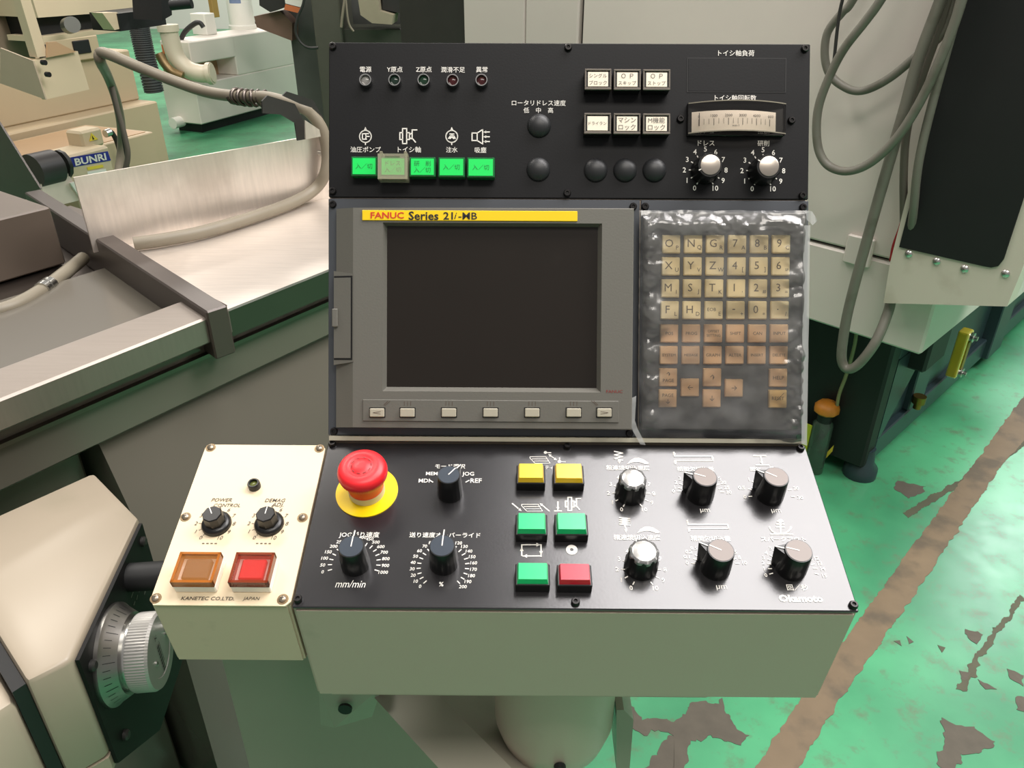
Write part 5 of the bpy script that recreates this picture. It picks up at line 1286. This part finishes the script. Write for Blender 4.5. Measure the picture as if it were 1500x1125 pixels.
spots(z8([('0', 106, 320), ('1', 114, 297), ('2', 121, 268), ('3', 143, 245), ('15', 372, 246), ('20', 400, 270), ('25', 420, 300), ('30', 433, 327)]), (1026, 720))
spots(z8([('0', 527, 355), ('0.5', 507, 300), ('1', 550, 250), ('20', 828, 303), ('30', 852, 358)]), (1131, 724))
spots(z8([('0', 187, 742), ('0.1', 184, 707), ('0.2', 196, 677), ('0.5', 226, 656), ('5', 473, 680), ('8', 495, 710), ('10', 525, 742)]), (1048, 828))
spots(z8([('0', 650, 815), ('1', 640, 778), ('2', 634, 743), ('3', 637, 712), ('4', 652, 684), ('5', 677, 655), ('12', 948, 715), ('13', 967, 745), ('14', 985, 777), ('15', 995, 818)]), (1160, 832))
OP.cap('粗間欠切込量', 1018.8, 687, wpx=53.5, m=PRINT, bold=0.014);
OP.cap('精間欠切込量', 1040.9, 788.7, wpx=58, m=PRINT, bold=0.014); OP.cap('スパークアウト', 1147.5, 789.8, wpx=66, m=PRINT, bold=0.012)
OP.cap('間欠', 1106.5, 687, wpx=15, m=PRINT, bold=0.014); OP.cap('量', 1131, 687, wpx=8, m=PRINT, bold=0.014)
OP.cap('μm', 1032.9, 748.4, wpx=14, m=PRINT, bold=0.0); OP.cap('μm', 1137.2, 749, wpx=14, m=PRINT, bold=0.0); OP.cap('μm', 1057.3, 860.9, wpx=15.5, m=PRINT, bold=0.0)
OP.cap('回／秒', 1168, 860.4, wpx=31, m=PRINT, bold=0.012)
OP.cap('Okamoto', 1173, 876.6, wpx=64, m=PRINT, bold=0.045, ys=0.9)
def hook(x0, x1, y, d):
    return [[(x0-1, y-5.5), (x0+0.5, y), (x1, y), (x1+1, y+d), (x0+1, y+d), (x0+1.5, y+d+4.5)]]
OP.icon(hook(987.5, 1043, 668.5, 6.5), 1.9, PRINT, [arrow(988, 668, 987, 661.5, 3.6), arrow(989, 676, 990.5, 681, 3.6), arrow(1043.5, 669, 1044, 675, 3.2)])
OP.icon(hook(1007.5, 1066, 768.3, 6), 1.9, PRINT, [arrow(1008, 768, 1006.5, 763, 2.4), arrow(1010, 775, 1010.5, 779, 2.4)])
OP.icon([[(1104, 668), (1121.5, 668)], [(1107.5, 681.8), (1126, 681.8)], [(1113.8, 668), (1115.5, 676)]], 1.9, PRINT, [arrow(1115, 673, 1116.3, 681, 3.6)])
OP.icon([circ(1142.8, 770, 16, 12.5, 190, 350, 12), [(1129, 782.8), (1161, 782.8)], [(1143, 782), (1143, 766)], [(1137.5, 772), (1148.5, 772)], [(1137.5, 768), (1148, 768)], [(1138.5, 764), (1147, 764)]], 2.2, PRINT, [circ(1143, 763.5, 3.6, 3, n=10)])
pointer_knob(OP, 1032.9, 698.5, 0.027, 0.0109, 160, SCAP, 0.0188); pointer_knob(OP, 1137.4, 698.5, 0.027, 0.0111, 150, SCAP, 0.0186)
pointer_knob(OP, 1056.3, 806.2, 0.027, 0.0112, 152, SCAP, 0.0188); pointer_knob(OP, 1170.3, 806.7, 0.027, 0.0113, 164, SCAP, 0.0190)

# ------------------------------------------------------------------ chuck controller box on the left of the console
k00, k10, k11, k01 = PL.uv(302, 651.4), PL.uv(477.8, 653), PL.uv(425.6, 888.6), PL.uv(218.6, 886)
ku0 = (k00[0]+k01[0])/2; ku1 = -HALF-0.0015; kv1 = (k00[1]+k10[1])/2; kv0 = (k01[1]+k11[1])/2
KN = Panel('chuck_controller', PL, (ku0+ku1)/2, kv0, 'cream magnetic chuck controller box with two black knobs and amber and red buttons', 'controller')
kw_ = (ku1-ku0)/2; kl = kv1-kv0
KCR = mat('cream_plate', (224, 206, 174), 0.4, var=0.03, scale=8, dirt=((206, 184, 146), 14, 0.6, 0.5))
KBX = mat('drab_cream_box', (206, 188, 164), 0.45, var=0.05, scale=8, dirt=((140, 130, 106), 14, 0.64, 0.5))
bm = nb(); c_ = 0.004
prism(bm, [(-kw_+c_, 0), (kw_-c_, 0), (kw_, c_), (kw_, kl-c_), (kw_-c_, kl), (-kw_+c_, kl), (-kw_, kl-c_), (-kw_, c_)], -0.0015, 0.0004); obj('face_plate', bm, KCR, KN.root)
bm = nb(); dn = 0.083
Rl = Matrix.Rotation(-(math.pi/2-BETA-GAMMA)*0, 4, 'X')
# the front wall hangs down, leaning back under the plate like the console front
def to_local(v): return Vector((v.x, v.dot(PL.v), v.dot(PL.n)))
fd = to_local(DN)*dn
lo_ = [(-kw_+0.001, 0.001, -0.0015), (kw_-0.001, 0.001, -0.0015), (kw_-0.001, kl-0.001, -0.0015), (-kw_+0.001, kl-0.001, -0.0015)]
hi_ = [(-kw_+0.001+fd.x, 0.001+fd.y, fd.z), (kw_-0.001, 0.001+fd.y, fd.z), (kw_-0.001, kl-0.001+fd.y*0.3, fd.z-0.03), (-kw_+0.001, kl-0.001+fd.y*0.3, fd.z-0.03)]
hull(bm, lo_, hi_); bmesh.ops.bevel(bm, geom=bm.edges[:], offset=0.002, segments=2, affect='EDGES'); obj('box', bm, KBX, KN.root, 40)
KSC = mat('rusty_nickel_screw', (170, 158, 140), 0.35, 0.9, var=0.2, scale=200); WSH = mat('tarnished_washer', (140, 120, 92), 0.45, 0.8, var=0.2, scale=200)
sc0 = None
for px, py in ((308.8, 655.9), (468, 657.2), (272, 757.4), (443.2, 758.5), (228.4, 876.6), (414.4, 878)):
    q = KN.L(px, py, 0.0004)
    if sc0 is None:
        bm = nb(); lathe(bm, [(0.0046, 0), (0.0046, 0.0006), (0.003, 0.0006)], 20); sc0 = s_ = obj('washer', bm, WSH, KN.root, 40, q)
        bm = nb(); lathe(bm, [(0.0031, 0.0005), (0.0031, 0.0016), (0.002, 0.0028), (0.0006, 0.0031)], 18); sc1 = obj('screw', bm, KSC, s_, 40)
        bm = nb(); strokes(bm, [[(-0.0016, 0), (0.0016, 0)], [(0, -0.0016), (0, 0.0016)]], 0.0005, 0.0032); sc2 = obj('cross_slot', bm, INK, s_)
    else:
        s_ = again(sc0, KN.root, q); again(sc1, s_, (0, 0, 0)); again(sc2, s_, (0, 0, 0))
q = KN.L(371.2, 707.8, 0.006); q.z = 0
bm = nb(); lathe(bm, [(0.0056, 0), (0.0056, 0.006), (0.005, 0.007), (0.0038, 0.007), (0.0036, 0.004)], 24, caps=False); pl_ = obj('pilot_lamp', bm, KNB, KN.root, 40, q)
bm = nb(); lathe(bm, [(0.0037, 0.001), (0.0037, 0.0042), (0.001, 0.005)], 18); obj('lens', bm, mat('olive_lamp_lens', (92, 98, 46), 0.15), pl_, 50)
KI = mat('brown_black_ink', (70, 62, 54), 0.6, var=0.02)
KN.cap('POWER', 324.8, 732.2, wpx=30, m=KI, bold=0.006, shear=0.22, h=0.0008); KN.cap('CONTROL', 332.8, 740, wpx=39, m=KI, bold=0.006, shear=0.22, h=0.0008)
KN.cap('DEMAG', 403.2, 732.8, wpx=30, m=KI, bold=0.006, shear=0.22, h=0.0008); KN.cap('ADJ.', 406.6, 740, wpx=17.5, m=KI, bold=0.006, shear=0.22, h=0.0008)
KN.cap('KANETEC CO.LTD.', 304.5, 876.6, wpx=78, m=KI, bold=0.012, shear=0.1, ys=0.85, h=0.0008); KN.cap('JAPAN', 368, 877.4, wpx=24.5, m=KI, bold=0.006, shear=0.15, ys=0.9, h=0.0008)
def kdial(cx, cy_):
    c = KN.L(cx, cy_); k = KN.mpp(cx, cy_); bm = nb(); bt = nb()
    for i in range(11):
        t = R_(240-30*i); d = Vector((math.cos(t), math.sin(t)))
        text(bm, str(i), c.x+d.x*28*k, c.y+d.y*28*k, 0.0008, size=9.0*k, shear=0.2)
        strokes(bt, [[(c.x+d.x*19*k, c.y+d.y*19*k), (c.x+d.x*23.5*k, c.y+d.y*23.5*k)]], 0.7*k, 0.0008)
    obj('scale_numbers', bm, KI, KN.root); obj('scale_marks', bt, KI, KN.root)
    bm = nb(); strokes(bm, [[(c.x+x*k, c.y-34*k), (c.x+(x+2.4)*k, c.y-34*k)] for x in (-9, -3, 3, 9)], 1.4*k, 0.0008); obj('small_print', bm, KI, KN.root)
kdial(315.5, 767.5); kdial(392.8, 767.5)
for px, deg in ((310.2, 120), (388.6, 88)):
    h = 0.017; q = KN.L(px, 752.5, h); q.z = 0.0004
    bm = nb(); lathe(bm, [(0.0128, 0), (0.0128, 0.0025), (0.0118, 0.0045), (0.0095, 0.0055)], 36); k = obj('knob', bm, KNB, KN.root, 40, q)
    bm = nb(); r = 0.0092; lathe(bm, [(r, 0.005), (r*0.93, h-0.001), (r*0.85, h)], 8); obj('grip', bm, KNB, k)
    bm = nb(); t = R_(deg); strokes(bm, [[(0, 0), (math.cos(t)*r*0.8, math.sin(t)*r*0.8)]], 0.0008, h+0.0003); obj('pointer_line', bm, PRINT, k)
AMB = mat('amber_cover', (170, 98, 30), 0.12, alpha=0.85, var=0.15, scale=60); AMR = mat('brown_red_cover', (130, 52, 26), 0.12, alpha=0.85, var=0.15, scale=60)
for rect_, cov, core, nm in (((256.3, 317.5, 808.8, 853.6), AMB, mat('smoky_core', (80, 74, 66), 0.4), 'amber'), ((339.9, 397.4, 809.3, 853.8), AMR, mat('red_core', (216, 30, 44), 0.4), 'red')):
    h = 0.016; x0, x1, y0, y1 = KN.rect(*rect_, h); c_ = Vector(((x0+x1)/2, (y0+y1)/2, 0.0004)); w, d = (x1-x0)/2, (y1-y0)/2
    bm = nb(); box(bm, -w, w, -d, d, 0, 0.0085, 0.0008); bt = obj('push_button', bm, mat('white_button_base', (240, 236, 226), 0.4), KN.root, None, c_)
    bm = nb(); box(bm, -w*0.62, w*0.62, -d*0.66, d*0.66, 0.008, 0.0135, 0.001); obj('lens', bm, core, bt)
    bm = nb()
    for bx in ((-w, w, -d, -d+0.0022), (-w, w, d-0.0022, d), (-w, -w+0.0022, -d, d), (w-0.0022, w, -d, d)): box(bm, *bx, 0.0086, h)
    obj('cover', bm, cov, bt, label=nm+' translucent rim')
    bm = nb(); box(bm, -w+0.0022, w-0.0022, -d+0.0022, d-0.0022, h-0.0022, h-0.0008); obj('cover_window', bm, mat(nm+'_window', (200, 130, 60) if nm == 'amber' else (190, 70, 50), 0.1, alpha=0.22), bt)
